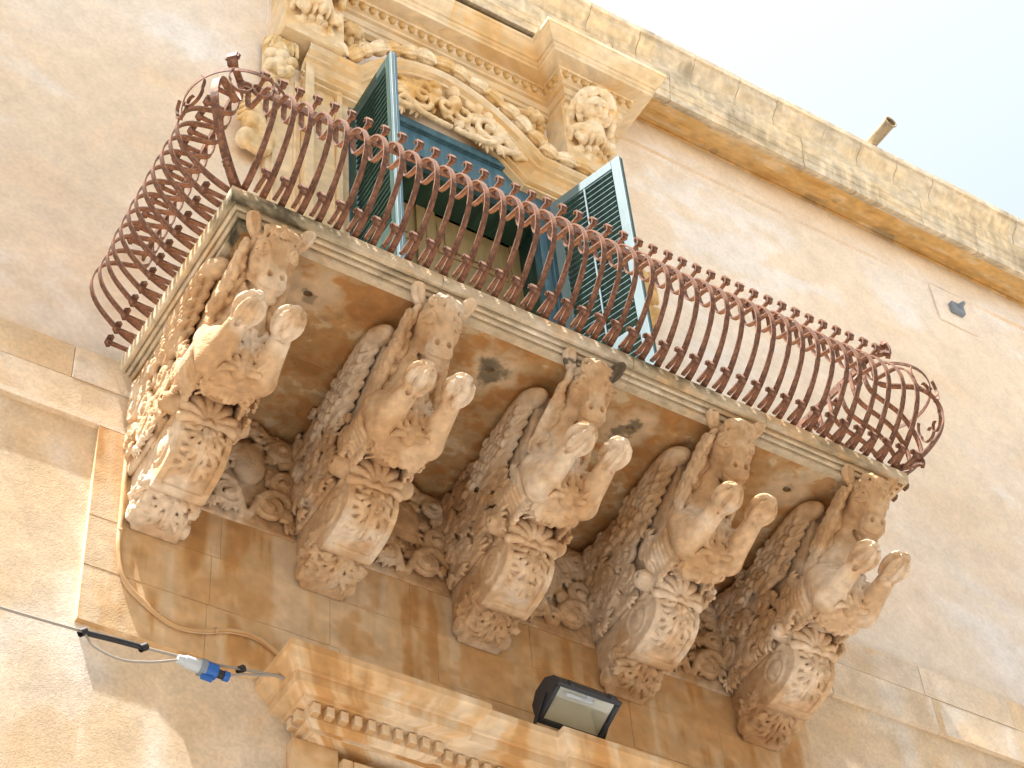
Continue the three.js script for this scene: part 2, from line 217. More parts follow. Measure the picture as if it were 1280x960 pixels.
  // spiral scroll in the plane of U and W round p
  scroll(p, U, W, r0, r1, turns, th, rad, k = 0.006, ph = 0, lift = null) {
    const q = [], n = Math.ceil(Math.abs(turns) * 12); for (let i = 0; i <= n; i++) { const t = i / n, r = mix(r0, r1, t), a = ph + turns * 2 * Math.PI * t, c = Math.cos(a) * r, s = Math.sin(a) * r, l = lift ? lift[3] * t : 0; q.push([0, 1, 2].map((m) => p[m] + U[m] * c + W[m] * s + (lift ? lift[m] * l : 0))); }
    this.path(q, (t) => mix(th, rad, t), k); if (lift && th > 0.018) { const g = q.map((p) => [0, 1, 2].map((m) => p[m] + lift[m] * th * 0.98)); this.path(g.slice(2), (t) => mix(th, rad, t) * 0.40, 0.003, true); } return this;
  }
  fan(p, U, W, N, a, r, th, n, rand) {
    for (let i = 0; i < n; i++) { const b = a + (i - (n - 1) / 2) * 0.62, l = r * (1 - 0.14 * Math.abs(i - (n - 1) / 2)) * (0.85 + 0.3 * rand()), pt = (d, h, t) => [0, 1, 2].map((m) => p[m] + U[m] * d * Math.cos(b + t) + W[m] * d * Math.sin(b + t) + N[m] * h); this.path([pt(0, 0, 0), pt(l * 0.4, th * 0.9, 0), pt(l * 0.8, th * 0.8, 0.12), pt(l * 1.1, -th * 0.1, 0.3)], (q) => th * (0.6 + 0.55 * Math.sin(q * 2.6) - 0.35 * q * q), 0.0025); }
    return this;
  }
  // acanthus leaf: F(u, v, n) -> world point; lobes curl away along n
  leaf(F, w, h, lobes, th, rand, k = 0.005) {
    this.path([0.05, 0.3, 0.55, 0.8].map((t) => F(0, t * h, -0.012)), (t) => th * 1.5, k); for (const s of [-1, 1]) this.path([0.2, 0.45, 0.7].map((t) => F(s * w * 0.42, t * h + 0.1 * h, -0.014)), th * 1.1, k);
    this.path([0, 0.25, 0.5, 0.75, 1].map((t) => F(0, t * h, 0.010 + 0.02 * Math.sin(t * 3))), (t) => th * (0.85 - 0.35 * t), k);
    const dir = (a, b) => { const d = [0, 1, 2].map((m) => b[m] - a[m]), l = Math.hypot(...d); return d.map((x) => x / l); };
    for (let i = 0; i < lobes; i++) for (const s of [-1, 1]) {
      const t = (i + 0.25) / lobes, L = w * (0.7 + 0.45 * Math.sin(Math.PI * (0.2 + 0.62 * t))) * (0.92 + 0.16 * rand()), u = s * L * 0.16, v = t * h, p = F(u, v, 0.006);
      this.fan(p, dir(p, F(u + 0.01, v, 0.006)), dir(p, F(u, v + 0.01, 0.006)), dir(p, F(u, v, 0.016)), s > 0 ? 0.62 : Math.PI - 0.62, L * 0.9, th * 0.68, 3, rand);
    }
    for (let i = 1; i < lobes; i++) for (const s of [-1, 1]) { const t = (i + 0.1) / lobes; this.path([F(s * th * 1.0, t * h - th * 0.2, 0.014), F(s * w * 0.55, t * h + th * 0.15, 0.016)], (q) => th * (0.42 - 0.1 * q), 0.002, true); }
    return this;
  }
  build(col) {
    const { n, f, c, o } = this, [nx, ny, nz] = n, id = new Int32Array(nx * ny * nz).fill(-1), P = [], sx = 1, sy = nx, sz = nx * ny, CO = [0, sx, sy, sx + sy, sz, sx + sz, sy + sz, sx + sy + sz], ED = [[0, 1], [2, 3], [4, 5], [6, 7], [0, 2], [1, 3], [4, 6], [5, 7], [0, 4], [1, 5], [2, 6], [3, 7]];
    for (let z = 0; z < nz - 1; z++) for (let y = 0; y < ny - 1; y++) for (let x = 0; x < nx - 1; x++) {
      const b = z * sz + y * sy + x; let m = 0; for (let k = 0; k < 8; k++) if (f[b + CO[k]] < 0) m |= 1 << k; if (m === 0 || m === 255) continue;
      let X = 0, Y = 0, Z = 0, q = 0; for (const [a, e] of ED) { if (((m >> a) & 1) === ((m >> e) & 1)) continue; const fa = f[b + CO[a]], fe = f[b + CO[e]], t = fa / (fa - fe); X += (a & 1) + ((e & 1) - (a & 1)) * t; Y += ((a >> 1) & 1) + (((e >> 1) & 1) - ((a >> 1) & 1)) * t; Z += (a >> 2) + ((e >> 2) - (a >> 2)) * t; q++; }
      id[b] = P.length / 3; P.push(o[0] + (x + X / q) * c, o[1] + (y + Y / q) * c, o[2] + (z + Z / q) * c);
    }
    const I = []; const quad = (a, b, d, e, flip) => { if (a < 0 || b < 0 || d < 0 || e < 0) return; flip ? I.push(a, d, b, a, e, d) : I.push(a, b, d, a, d, e); };
    for (let z = 1; z < nz - 1; z++) for (let y = 1; y < ny - 1; y++) for (let x = 1; x < nx - 1; x++) {
      const b = z * sz + y * sy + x, s = f[b] < 0;
      if (s !== (f[b + sx] < 0)) quad(id[b], id[b - sy], id[b - sy - sz], id[b - sz], s === false ? false : true);
      if (s !== (f[b + sy] < 0)) quad(id[b], id[b - sz], id[b - sz - sx], id[b - sx], s === false ? false : true);
      if (s !== (f[b + sz] < 0)) quad(id[b], id[b - sx], id[b - sx - sy], id[b - sy], s === false ? false : true);
    }
    const g = new THREE.BufferGeometry(); g.setAttribute('position', new THREE.Float32BufferAttribute(P, 3)); g.setIndex(I); g.computeVertexNormals();
    { const uv = new Float32Array(P.length / 3 * 2); for (let i = 0; i < P.length / 3; i++) { const x = P[3 * i], y = P[3 * i + 1], z = P[3 * i + 2]; uv[2 * i] = x * 0.8 - z * 0.6; uv[2 * i + 1] = y * 0.8 + x * 0.3 + z * 0.5; } g.setAttribute('uv', new THREE.BufferAttribute(uv, 2)); }
    if (col) { const cc = new Float32Array(P.length), t = new THREE.Color(); for (let i = 0; i < P.length; i += 3) { const r = col(P[i], P[i + 1], P[i + 2]); t.setRGB(clamp(r[0], 0, 1), clamp(r[1], 0, 1), clamp(r[2], 0, 1), THREE.SRGBColorSpace); cc[i] = t.r; cc[i + 1] = t.g; cc[i + 2] = t.b; } g.setAttribute('color', new THREE.BufferAttribute(cc, 3)); }
    return g;
  }
}
// limestone colours by 3D noise: honey, pale worn, ochre crust; s shifts each piece
function stoneCol(base, pale, crust, s, wp = 0.6, wc = 0.6, extra) {
  const A = C3(base), B = C3(pale), D = C3(crust);
  return (x, y, z) => { const a = fbm(x * 3 + s, y * 3, z * 3 + 5.3, 4), b = fbm(x * 8 + s, y * 8 + 9, z * 8 + 2.7, 4), c = fbm(x * 30, y * 30 + s, z * 30 + 0.7, 3); let col = mixc(A, B, wp * sstep(-0.05, 0.3, a + 0.4 * b)); col = mixc(col, D, wc * sstep(0.05, 0.32, -a + 0.5 * b)); col = mul(col, 1 + 0.16 * c); return extra ? extra(x, y, z, col, b, c) : col; };
}

// ------------------------------------------------------------------ ground
{
  const g = new THREE.PlaneGeometry(2400, 2400); g.rotateX(-Math.PI / 2); g.translate(0, -9.9, 0); const uv = g.attributes.uv; for (let i = 0; i < uv.count; i++) uv.setXY(i, uv.getX(i) * 2400, uv.getY(i) * 2400);
  const o = mesh('ground', g, M.ground, scene); o.userData = { kind: 'structure', label: 'pale stone paving of the street below the palace', category: 'ground' };
}
// ------------------------------------------------------------------ palace facade
const PD = 0.035;   // how far string course and apron stand proud of the wall
const DX0 = 1.42, DX1 = 3.05, DY1 = 3.47;
const facade = thing('palace_facade', 'honey limestone palace facade with pink plaster wall, string course and deep roof cornice', 'building');
{
  const R = rng(5);
  const s = new THREE.Shape([[-7, -0.3], [16, -0.3], [16, 5.2], [-7, 5.2]].map((p) => new THREE.Vector2(...p)));
  s.holes.push(new THREE.Path([[DX0, 0.004], [DX1, 0.004], [DX1, DY1], [DX0, DY1]].map((p) => new THREE.Vector2(...p))));
  let g = new THREE.ExtrudeGeometry(s, { depth: 0.5, bevelEnabled: false }); g.translate(0, 0, -0.5); mesh('plaster_wall', boxUV(g), M.plaster, facade);
  mesh('lower_wall', box(-7, 16, -9.9, -0.3, -0.5, 0), M.low, facade);
  mesh('roof', box(-7, 16, 5.2, 5.50, -9, -0.02), M.edge, facade);
  mesh('rear_wall', box(-7, 16, -9.9, 5.2, -9, -8.7), M.low, facade); mesh('end_wall', box(-7, -6.7, -9.9, 5.2, -8.7, -0.5), M.low, facade); mesh('end_wall', box(15.7, 16, -9.9, 5.2, -8.7, -0.5), M.low, facade);
  mesh('room_floor', box(-6.7, 15.7, -0.28, 0.0, -8.7, -0.5), M.tan, facade);
  mesh('frieze', box(-7, 16, 4.70, 5.09, 0, 0.03), M.plaster, facade);
  // string course of two rows of blocks
  const sc = group('string_course', facade); let rows = [[-0.03, -0.275], [-0.28, -0.555]];
  rows.forEach(([y1, y0], r) => { let x = -6.9 + r * 0.3; while (x < 15.8) { const w = 0.62 + 0.42 * R(); mesh('block', boxUV(box(x, Math.min(x + w - 0.0035, 15.9), y0, y1, -0.03, PD + (R() - 0.5) * 0.004, 0.003), R() * 3, R() * 3), M.low, sc); x += w; } });
  // apron of ashlar below the balcony, two flanks of the portal
  const ap = group('apron', facade); const ys = [-0.559, -0.87, -1.19, -1.52, -1.868];
  for (let r = 0; r < 4; r++) { let x = -0.078; while (x < 4.47) { let w = 0.52 + 0.3 * R(); if (4.48 - (x + w) < 0.3) w = 4.48 - x; const e = box(x, x + w - 0.002, ys[r + 1], ys[r] - 0.002, -0.03, PD + (R() - 0.5) * 0.003, 0.0015); mesh('block', boxUV(e, 0, 0), M.apron, ap); x += w; } }
  mesh('mortar_bed', box(-0.07, 4.472, -1.86, -0.562, 0.001, PD - 0.006), M.low, facade);
  // patched panel under the frieze line
  mesh('repair_panel', box(7.04, 7.46, 4.25, 4.70, 0, 0.018, 0.003), M.plaster, facade);
  // roof cornice: bed mouldings, corona, cyma in separate blocks
  const rc = group('roof_cornice', facade);
  const bed = [[0, 5.035], [0.05, 5.035], [0.055, 5.052], [0.075, 5.052], [0.085, 5.04], [0.105, 5.045], [0.11, 5.03], [0.135, 5.03], [0.145, 5.01], [0.17, 5.01], [0.18, 4.985], [0.34, 4.935], [0.345, 4.95], [0.36, 5.2], [0, 5.2]];
  mesh('bed_moulding', prism(bed, -7, 16), M.cornice, rc);
  const corona = [[0.30, 4.952], [0.355, 4.90], [0.39, 4.888], [0.393, 4.985], [0.405, 4.99], [0.408, 5.06], [0.418, 5.065], [0.42, 5.13], [0.428, 5.14], [0.43, 5.232], [0.2, 5.232], [0.2, 5.202], [0.362, 5.202]];
  const cyma = [[0, 5.234], [0.43, 5.234], [0.438, 5.245], [0.44, 5.275], [0.452, 5.315], [0.485, 5.345], [0.515, 5.365], [0.528, 5.385], [0.53, 5.42], [0.552, 5.424], [0.555, 5.485], [0.50, 5.50], [0, 5.53]];
  for (const [pf, y, m, n, step] of [[corona, 0, M.edge, 'corona_block', 0.62], [cyma, 0, M.edge, 'cyma_block', 0.44]]) { let x = -6.8 + R() * 0.3; while (x < 15.9) { const w = step * (0.85 + 0.4 * R()), dz = (R() - 0.5) * 0.008, dy = (R() - 0.5) * 0.006; const g2 = prism(pf.map(([a, b]) => [a > 0.25 ? a + dz : a, b + dy]), x, Math.min(x + w, 15.95) - 0.005, R() * 0.5); mesh(n, g2, m, rc); x += w; } }
}
// ------------------------------------------------------------------ house across the street, behind the viewer
{
  const h = thing('opposite_house', 'plain limewashed house with shuttered windows across the street', 'building'), zf = 8.6, s = new THREE.Shape([[-30, -9.9], [36, -9.9], [36, 1.2], [-30, 1.2]].map((p) => new THREE.Vector2(...p))), wins = [];
  for (let x = -27; x < 34; x += 4) for (const [y0, y1] of [[-9.88, -7.1], [-5.2, -2.6], [-1.6, 0.4]]) { wins.push([x, y0, y1]); s.holes.push(new THREE.Path([[x, y0], [x + 1.2, y0], [x + 1.2, y1], [x, y1]].map((p) => new THREE.Vector2(...p)))); }
  const g = new THREE.ExtrudeGeometry(s, { depth: 0.4, bevelEnabled: false }); g.translate(0, 0, zf); mesh('wall', boxUV(g), M.low, h); mesh('roof', box(-30, 36, 1.202, 1.4, zf - 0.45, zf + 8), M.edge, h); mesh('rear_wall', box(-30, 36, -9.9, 1.2, zf + 7.6, zf + 8), M.low, h);
  for (const [x, y0, y1] of wins) mesh('window_shutter', box(x + 0.01, x + 1.19, y0 + 0.01, y1 - 0.01, zf + 0.15, zf + 0.2), M.green, h);
}
// ------------------------------------------------------------------ portal cornice under the balcony
const portal = thing('portal_cornice', 'ochre stone cornice with dentils over the lower doorway beneath the balcony', 'cornice');
{
  const pf = [[-0.385, -1.90], [0, -1.885], [0, -1.925], [-0.012, -1.935], [-0.03, -1.965], [-0.055, -1.985], [-0.06, -2.0], [-0.075, -2.002], [-0.078, -2.055], [-0.15, -2.058], [-0.155, -2.075], [-0.20, -2.08], [-0.205, -2.15], [-0.215, -2.16], [-0.25, -2.17], [-0.255, -2.2], [-0.385, -2.2]];
  const pathA = [[0.872, 0.0], [0.872, 0.385], [2.0, 0.385], [2.0, 0.345], [2.42, 0.345], [2.42, 0.40], [5.4, 0.40], [5.4, 0.0]];
  mesh('moulding', sweepPlan(pf, pathA), M.apron, portal);
  const core = []; core.push(box(1.11, 5.16, -2.195, -1.905, 0.001, 0.135)); mesh('core', core[0], M.apron, portal);
  const dg = box(-0.02, 0.02, -2.145, -2.085, 0, 0.045, 0.004), dz0 = 0.175;
  let x = 1.10; while (x < 3.6) { const z = x < 1.82 ? 0.178 : x < 2.6 ? 0.138 : 0.193; const d = mesh('dentil', dg, M.apron, portal); d.position.set(x, 0, z); x += 0.076; }
  for (let z = 0.05; z < 0.17; z += 0.07) { const d = mesh('dentil', dg, M.apron, portal); d.position.set(1.078, 0, z); d.rotation.y = -Math.PI / 2; }
  for (const [a, b, c, y] of [[1.05, 1.30, 0.07, -2.2], [1.30, 1.36, 0.11, -2.27], [1.36, 1.42, 0.085, -2.33]]) mesh('jamb', box(a, b - 0.002, -9.9, y, 0, c, 0.006), M.apron, portal);
  for (const [a, b, c, d] of [[1.30, 5.0, -2.27, 0.11], [1.36, 4.94, -2.33, 0.085]]) mesh('lintel', box(a + 0.06, b - 0.06, c - 0.055, c, 0, d, 0.006), M.apron, portal);
}
// ------------------------------------------------------------------ stone surround of the balcony door
const surround = thing('door_surround', 'carved limestone surround of the balcony door with arched moulding, busts and projecting hood', 'door surround');
{
  const m = M.pale_stone;
  mesh('back_panel', box(0.80, 3.62, 3.47, 4.32, 0, 0.035), M.plaster, surround);
  for (const s of [0, 1]) {
    const X = (a, b) => s ? [4.40 - b + 0.07, 4.40 - a + 0.07] : [a, b];
    for (const [a, b, z, y1] of [[0.80, 1.045, 0.07, 3.47], [0.835, 0.855, 0.085, 3.3], [0.99, 1.01, 0.085, 3.3], [1.047, 1.115, 0.135, 3.60], [1.117, 1.30, 0.075, 3.5], [1.302, 1.345, 0.105, 3.5], [1.347, 1.415, 0.06, 3.5]]) { const [x0, x1] = X(a, b); mesh('jamb', box(x0, x1, 0.006, y1, 0, z, 0.005), m, surround); }
  }
  // eared and arched moulding: profile across [offset outward, z]
  const prof = [[0.025, 0.03], [0.025, 0.15], [0.018, 0.20], [-0.006, 0.23], [-0.045, 0.238], [-0.072, 0.22], [-0.082, 0.185], [-0.10, 0.178], [-0.104, 0.15], [-0.13, 0.118], [-0.175, 0.10], [-0.205, 0.10], [-0.209, 0.125], [-0.228, 0.125], [-0.232, 0.092], [-0.258, 0.085], [-0.264, 0.108], [-0.285, 0.108], [-0.29, 0.03]];
  const arch = crv([[1.42, 3.615, 0], [1.60, 3.84, 0], [1.85, 3.99, 0], [2.16, 4.035, 0], [2.46, 3.94, 0], [2.72, 3.76, 0], [2.93, 3.55, 0]], 26).map((p) => [p.x, p.y]);
  const path = [[1.03, 3.62], ...arch, [3.50, 3.55]], n = path.length, dirs = []; for (let i = 0; i < n - 1; i++) { const dx = path[i + 1][0] - path[i][0], dy = path[i + 1][1] - path[i][1], l = Math.hypot(dx, dy); dirs.push([dx / l, dy / l]); }
  const off = path.map((p, i) => { const a = dirs[Math.max(i - 1, 0)], b = dirs[Math.min(i, n - 2)], na = [-a[1], a[0]], nb = [-b[1], b[0]], d = 1 + na[0] * nb[0] + na[1] * nb[1]; return [(na[0] + nb[0]) / d, (na[1] + nb[1]) / d]; });
  const pos = [], P = (i, j) => [path[i][0] + off[i][0] * prof[j][0], path[i][1] + off[i][1] * prof[j][0], prof[j][1]];
  for (let i = 0; i < n - 1; i++) for (let j = 0; j < prof.length - 1; j++) { const a = P(i, j), b = P(i + 1, j), c = P(i + 1, j + 1), d = P(i, j + 1); pos.push(...a, ...b, ...d, ...b, ...c, ...d); }
  const g = new THREE.BufferGeometry(); g.setAttribute('position', new THREE.Float32BufferAttribute(pos, 3)); g.computeVertexNormals(); mesh('arch_moulding', boxUV(g), m, surround);
  // garland of leaf cushions riding on the moulding
  const Rg = rng(31), curve = path.map((p, i) => V(p[0] + off[i][0] * 0.10, p[1] + off[i][1] * 0.10, 0.20)); const cc = new THREE.CatmullRomCurve3(curve, false, 'centripetal'); const L = cc.getLength(), cnt = Math.round(L / 0.15);
  const cush = [0, 1, 2].map((v) => { const F = new Field(-0.09, 0.09, -0.075, 0.075, -0.04, 0.075, 0.006), R = rng(50 + v); F.ell([0, 0, 0.01], [0.072, 0.058, 0.05], 0.01); for (let q = 0; q < 4; q++) { const y = -0.04 + q * 0.027; F.spline([[-0.075, y * 0.7, 0.02], [-0.02, y * 1.1, 0.052 - y * y * 6], [0.05, y, 0.045], [0.078, y * 0.6, 0.015]], (t) => 0.011, 8, 0.003); } for (let q = 0; q < 2; q++) F.spline([[-0.05 + R() * 0.02, -0.014 + q * 0.03, 0.07], [0, -0.012 + q * 0.028, 0.072], [0.05, -0.016 + q * 0.03, 0.066]], 0.006, 6, 0.003, true); return F.build(stoneCol(0xe3cba4, 0xeeddc2, 0xd0a564, v * 9)); });
  for (let i = 0; i < cnt; i++) { const t = (i + 0.5) / cnt, p = cc.getPointAt(t), T = cc.getTangentAt(t), o = mesh('garland_leaf', cush[i % 3], M.carve, surround); o.position.copy(p); o.rotation.z = Math.atan2(T.y, T.x) + (i % 2 ? Math.PI : 0); o.scale.setScalar(0.96 + 0.12 * Rg()); }
  // hood with two forward breaks
  const hp = [[-0.60, 4.84], [0, 4.80], [0, 4.765], [-0.012, 4.755], [-0.018, 4.73], [-0.035, 4.70], [-0.06, 4.675], [-0.07, 4.655], [-0.072, 4.645], [-0.085, 4.643], [-0.085, 4.60], [-0.095, 4.597], [-0.095, 4.555], [-0.20, 4.555], [-0.205, 4.53], [-0.215, 4.53], [-0.222, 4.46], [-0.25, 4.45], [-0.25, 4.425], [-0.275, 4.42], [-0.285, 4.36], [-0.30, 4.355], [-0.30, 4.31], [-0.345, 4.305]];
  const hpath = [[0.49, 0], [0.49, 0.615], [1.57, 0.615], [1.57, 0.39], [2.835, 0.39], [2.835, 0.615], [3.92, 0.615], [3.92, 0]];
  mesh('hood', sweepPlan(hp, hpath), m, surround);
  for (const [a, b] of [[0.82, 1.28], [3.13, 3.60]]) mesh('impost', box(a, b, 3.62, 4.33, 0.02, 0.26, 0.01), m, surround);
  const eg = new THREE.SphereGeometry(1, 10, 8); eg.scale(0.030, 0.042, 0.028);
  const eggs = []; for (let x = 1.40; x < 3.02; x += 0.082) eggs.push([x, 0.172, 0]); for (let x = 3.10; x < 3.70; x += 0.082) eggs.push([x, 0.397, 0]); for (let x = 0.75; x < 1.33; x += 0.082) eggs.push([x, 0.393, 0]); for (let z = 0.21; z < 0.38; z += 0.06) { eggs.push([3.058, z, 1]); eggs.push([1.35, z, 1]); }
  for (const [x, z, r] of eggs) { const o = mesh('egg_moulding', eg, M.cornice, surround); o.position.set(x, 4.495, z); if (r) o.rotation.y = Math.PI / 2; }
  // foliage of the tympanum
  {
    const F = new Field(1.60, 2.86, 3.40, 3.98, 0.0, 0.30, 0.0075), R = rng(9), X = [1, 0, 0], Y = [0, 1, 0], Z = [0, 0, 1, 0.035];
    
    for (const s of [-1, 1]) {
      const c = 2.20, fx = (d) => c + s * d;
      F.spline([[fx(0.02), 3.47, 0.10], [fx(0.15), 3.44, 0.12], [fx(0.28), 3.47, 0.12], [fx(0.37), 3.57, 0.12], [fx(0.33), 3.68, 0.13]], 0.017, 12); for (let i = 0; i < 30; i++) F.fan([fx(0.02 + 0.42 * R()), 3.47 + 0.30 * R() * (1 - 0.4 * R()), 0.075 + 0.03 * R()], [s, 0, 0], Y, [0, 0, 1], R() * 6.28, 0.05 + 0.03 * R(), 0.0125, 4, R);
      F.scroll([fx(0.24), 3.585, 0.11], [s, 0, 0], Y, 0.105, 0.022, -1.5, 0.0195, 0.016, 0.004, 0.9, Z);
      F.scroll([fx(0.07), 3.60, 0.11], [s, 0, 0], Y, 0.075, 0.018, 1.4, 0.0185, 0.014, 0.004, 0.2, Z);
      F.scroll([fx(0.14), 3.76, 0.10], [s, 0, 0], Y, 0.075, 0.018, -1.3, 0.02, 0.015, 0.005, 2.4, Z);
      F.spline([[fx(0.30), 3.48, 0.10], [fx(0.42), 3.46, 0.12], [fx(0.52), 3.50, 0.11], [fx(0.58), 3.46, 0.09]], (t) => 0.019 - 0.006 * t, 10);
      for (let i = 0; i < 9; i++) { const a = -0.6 + i * 0.32, r = 0.13 + 0.03 * (i % 2); F.spline([[fx(0.30), 3.56, 0.10], [fx(0.30 + 0.6 * r * Math.cos(a)), 3.56 + 0.6 * r * Math.sin(a) + 0.02, 0.13], [fx(0.30 + 1.35 * r * Math.cos(a)), 3.56 + 1.35 * r * Math.sin(a), 0.10]], (t) => 0.019 - 0.008 * t, 6, 0.005); }
      for (let i = 0; i < 7; i++) { const a = -0.2 + i * 0.42; F.spline([[fx(0.47), 3.47, 0.09], [fx(0.47 + 0.06 * Math.cos(a)), 3.48 + 0.07 * Math.sin(a), 0.115], [fx(0.47 + 0.13 * Math.cos(a)), 3.48 + 0.13 * Math.sin(a), 0.08]], (t) => 0.017 - 0.007 * t, 6, 0.005); }
      for (let i = 0; i < 4; i++) F.ell([fx(0.06 + 0.10 * R() + i * 0.05), 3.68 + 0.10 * R(), 0.11 + 0.03 * R()], [0.034, 0.028, 0.03], 0.008);
    }
    F.ell([2.2, 3.66, 0.12], [0.05, 0.065, 0.055], 0.008); F.ball([2.2, 3.78, 0.12], 0.045); for (let i = 0; i < 7; i++) { const a = i / 7 * 6.283; F.cone([2.2, 3.80, 0.11], [2.2 + 0.085 * Math.cos(a), 3.83 + 0.06 * Math.sin(a), 0.12], 0.02, 0.013, 0.005); }
    const tg = F.build(stoneCol(0xe2c69a, 0xefdfc4, 0xc9984f, 3.1)); tg.translate(-2.2, -3.43, 0); tg.scale(1.12, 1.28, 1.25); tg.translate(2.22, 3.475, 0.01); mesh('tympanum_foliage', tg, M.carve, surround);
  }
  // rosettes
  for (const [x, y] of [[1.40, 4.13], [2.93, 4.13]]) {
    const F = new Field(x - 0.19, x + 0.19, y - 0.17, y + 0.17, 0.02, 0.22, 0.0075), R = rng(x * 100); F.ball([x, y, 0.11], 0.045);
    for (const [cnt2, r, z] of [[8, 0.125, 0.09], [6, 0.075, 0.14]]) for (let i = 0; i < cnt2; i++) { const a = (i + R() * 0.3) / cnt2 * 6.283; F.spline([[x, y, z], [x + r * 0.6 * Math.cos(a), y + r * 0.55 * Math.sin(a), z + 0.03], [x + r * Math.cos(a), y + r * 0.9 * Math.sin(a), z + 0.012]], (t) => 0.018 + 0.012 * Math.sin(t * 2.8), 6, 0.004); F.ball([x + r * Math.cos(a), y + r * 0.9 * Math.sin(a), z + 0.02], 0.022, 0.004); }
    mesh('rosette', F.build(stoneCol(0xd7b684, 0xe6d1ad, 0xbb8a48, x)), M.carve, surround);
  }
  // busts on scroll brackets below the hood
  const bust = (cx, s) => {
    const F = new Field(cx - 0.27, cx + 0.27, 3.50, 4.46, 0.02, 0.60, 0.0075), R = rng(90 + s), q = (x, y, z) => [cx + x, y, z];
    F.rbox(cx - 0.17, cx + 0.17, 3.72, 4.40, 0.02, 0.22, 0.02); F.cone(q(0, 3.80, 0.18), q(0, 4.02, 0.30), 0.12, 0.10, 0.03);
    F.ell(q(-0.02, 4.0, 0.29), [0.15, 0.07, 0.08], 0.02);                              // shoulders
    const N3 = V(-0.16, -0.60, 0.78).normalize(), X3 = V(0, 1, 0).cross(N3).normalize(), Y3 = N3.clone().cross(X3), hq = (x, y, n) => [cx + 0.01 + X3.x * x + Y3.x * y + N3.x * n, 4.215 + X3.y * x + Y3.y * y + N3.y * n, 0.36 + X3.z * x + Y3.z * y + N3.z * n];
    F.cone(q(0, 4.03, 0.32), hq(0, -0.06, 0), 0.055, 0.058, 0.02); F.ball(hq(0, 0.02, 0), 0.105, 0.01); F.ell(hq(0, -0.01, 0.03), [0.085, 0.115, 0.092], 0.01); F.cone(hq(0, 0.0, 0.04), hq(0, -0.095, 0.05), 0.080, 0.045, 0.02);
    F.cone(hq(0, 0.016, 0.112), hq(0, -0.036, 0.136), 0.013, 0.020, 0.006); F.ell(hq(0, -0.042, 0.124), [0.027, 0.014, 0.018], 0.004);
    for (const e of [-1, 1]) { F.ball(hq(e * 0.043, 0.004, 0.114), 0.029, 0.004, true); F.ball(hq(e * 0.042, 0.002, 0.084), 0.021, 0.002); F.cone(hq(e * 0.018, 0.034, 0.115), hq(e * 0.07, 0.026, 0.088), 0.010, 0.008, 0.006); F.ball(hq(e * 0.05, -0.045, 0.075), 0.034, 0.018); }
    F.spline([hq(-0.028, -0.070, 0.095), hq(0, -0.064, 0.112), hq(0.028, -0.070, 0.095)], 0.0095, 6, 0.004); F.spline([hq(-0.024, -0.086, 0.092), hq(0, -0.088, 0.106), hq(0.024, -0.086, 0.092)], 0.0095, 6, 0.004); F.path([hq(-0.026, -0.077, 0.106), hq(0, -0.076, 0.118), hq(0.026, -0.077, 0.106)], 0.0085, 0.002, true); F.ball(hq(0, -0.115, 0.078), 0.026, 0.012);
    for (const e of [-1, 1]) for (let i = 0; i < 18; i++) { const t = i / 17, a = mix(1.35, -0.75, t); F.scroll(hq(e * (0.118 * Math.cos(a) + 0.014 * R()), 0.015 + 0.135 * Math.sin(a), 0.035 - 0.04 * t + 0.015 * R()), [X3.x, X3.y, X3.z], [Y3.x, Y3.y, Y3.z], 0.022, 0.006, 1.2 * e, 0.012, 0.010, 0.003, R() * 6); }
    F.spline([hq(-0.165, -0.12, -0.05), hq(-0.155, 0.05, -0.02), hq(-0.075, 0.155, 0.01), hq(0.075, 0.155, 0.01), hq(0.155, 0.05, -0.02), hq(0.165, -0.12, -0.05)], 0.032, 16, 0.010);
    for (const e of [-1, 1]) { F.scroll(q(e * 0.17, 4.30, 0.24), [0, 0, 1], [0, 1, 0], 0.055, 0.015, 1.4, 0.025, 0.02, 0.006, 1); F.scroll(q(e * 0.18, 3.92, 0.24), [0, 0, 1], [0, 1, 0], 0.06, 0.015, -1.4, 0.022, 0.018, 0.006, 1); F.spline([q(e * 0.16, 4.25, 0.28), q(e * 0.17, 4.08, 0.24), q(e * 0.16, 3.92, 0.33)], 0.022, 8); F.scroll(q(e * 0.135, 3.86, 0.33), [1, 0, 0], [0, 1, 0], 0.05, 0.012, e * 1.3, 0.02, 0.018, 0.005, 1.2); }
    for (let i = 0; i < 5; i++) { const x = -0.10 + i * 0.05; F.ell(q(x, 3.865, 0.37 - Math.abs(x) * 0.5), [i % 2 ? 0.016 : 0.034, 0.062, 0.05], 0.004); F.rbox(cx + x - 0.022, cx + x + 0.022, 3.755, 3.815, 0.2, 0.345 - Math.abs(x) * 0.5, 0.008, 0.003); }
    F.cone(q(-0.12, 3.79, 0.22), q(0.12, 3.79, 0.22), 0.055, 0.055, 0.02); F.ell(q(0, 3.70, 0.15), [0.14, 0.06, 0.1], 0.02);
    return F.build(stoneCol(0xe3caa2, 0xefe0c8, 0xcd9f5e, cx));
  };
  mesh('bust', bust(3.34, 1), M.carve, surround); mesh('bust', bust(1.05, 2), M.carve, surround);
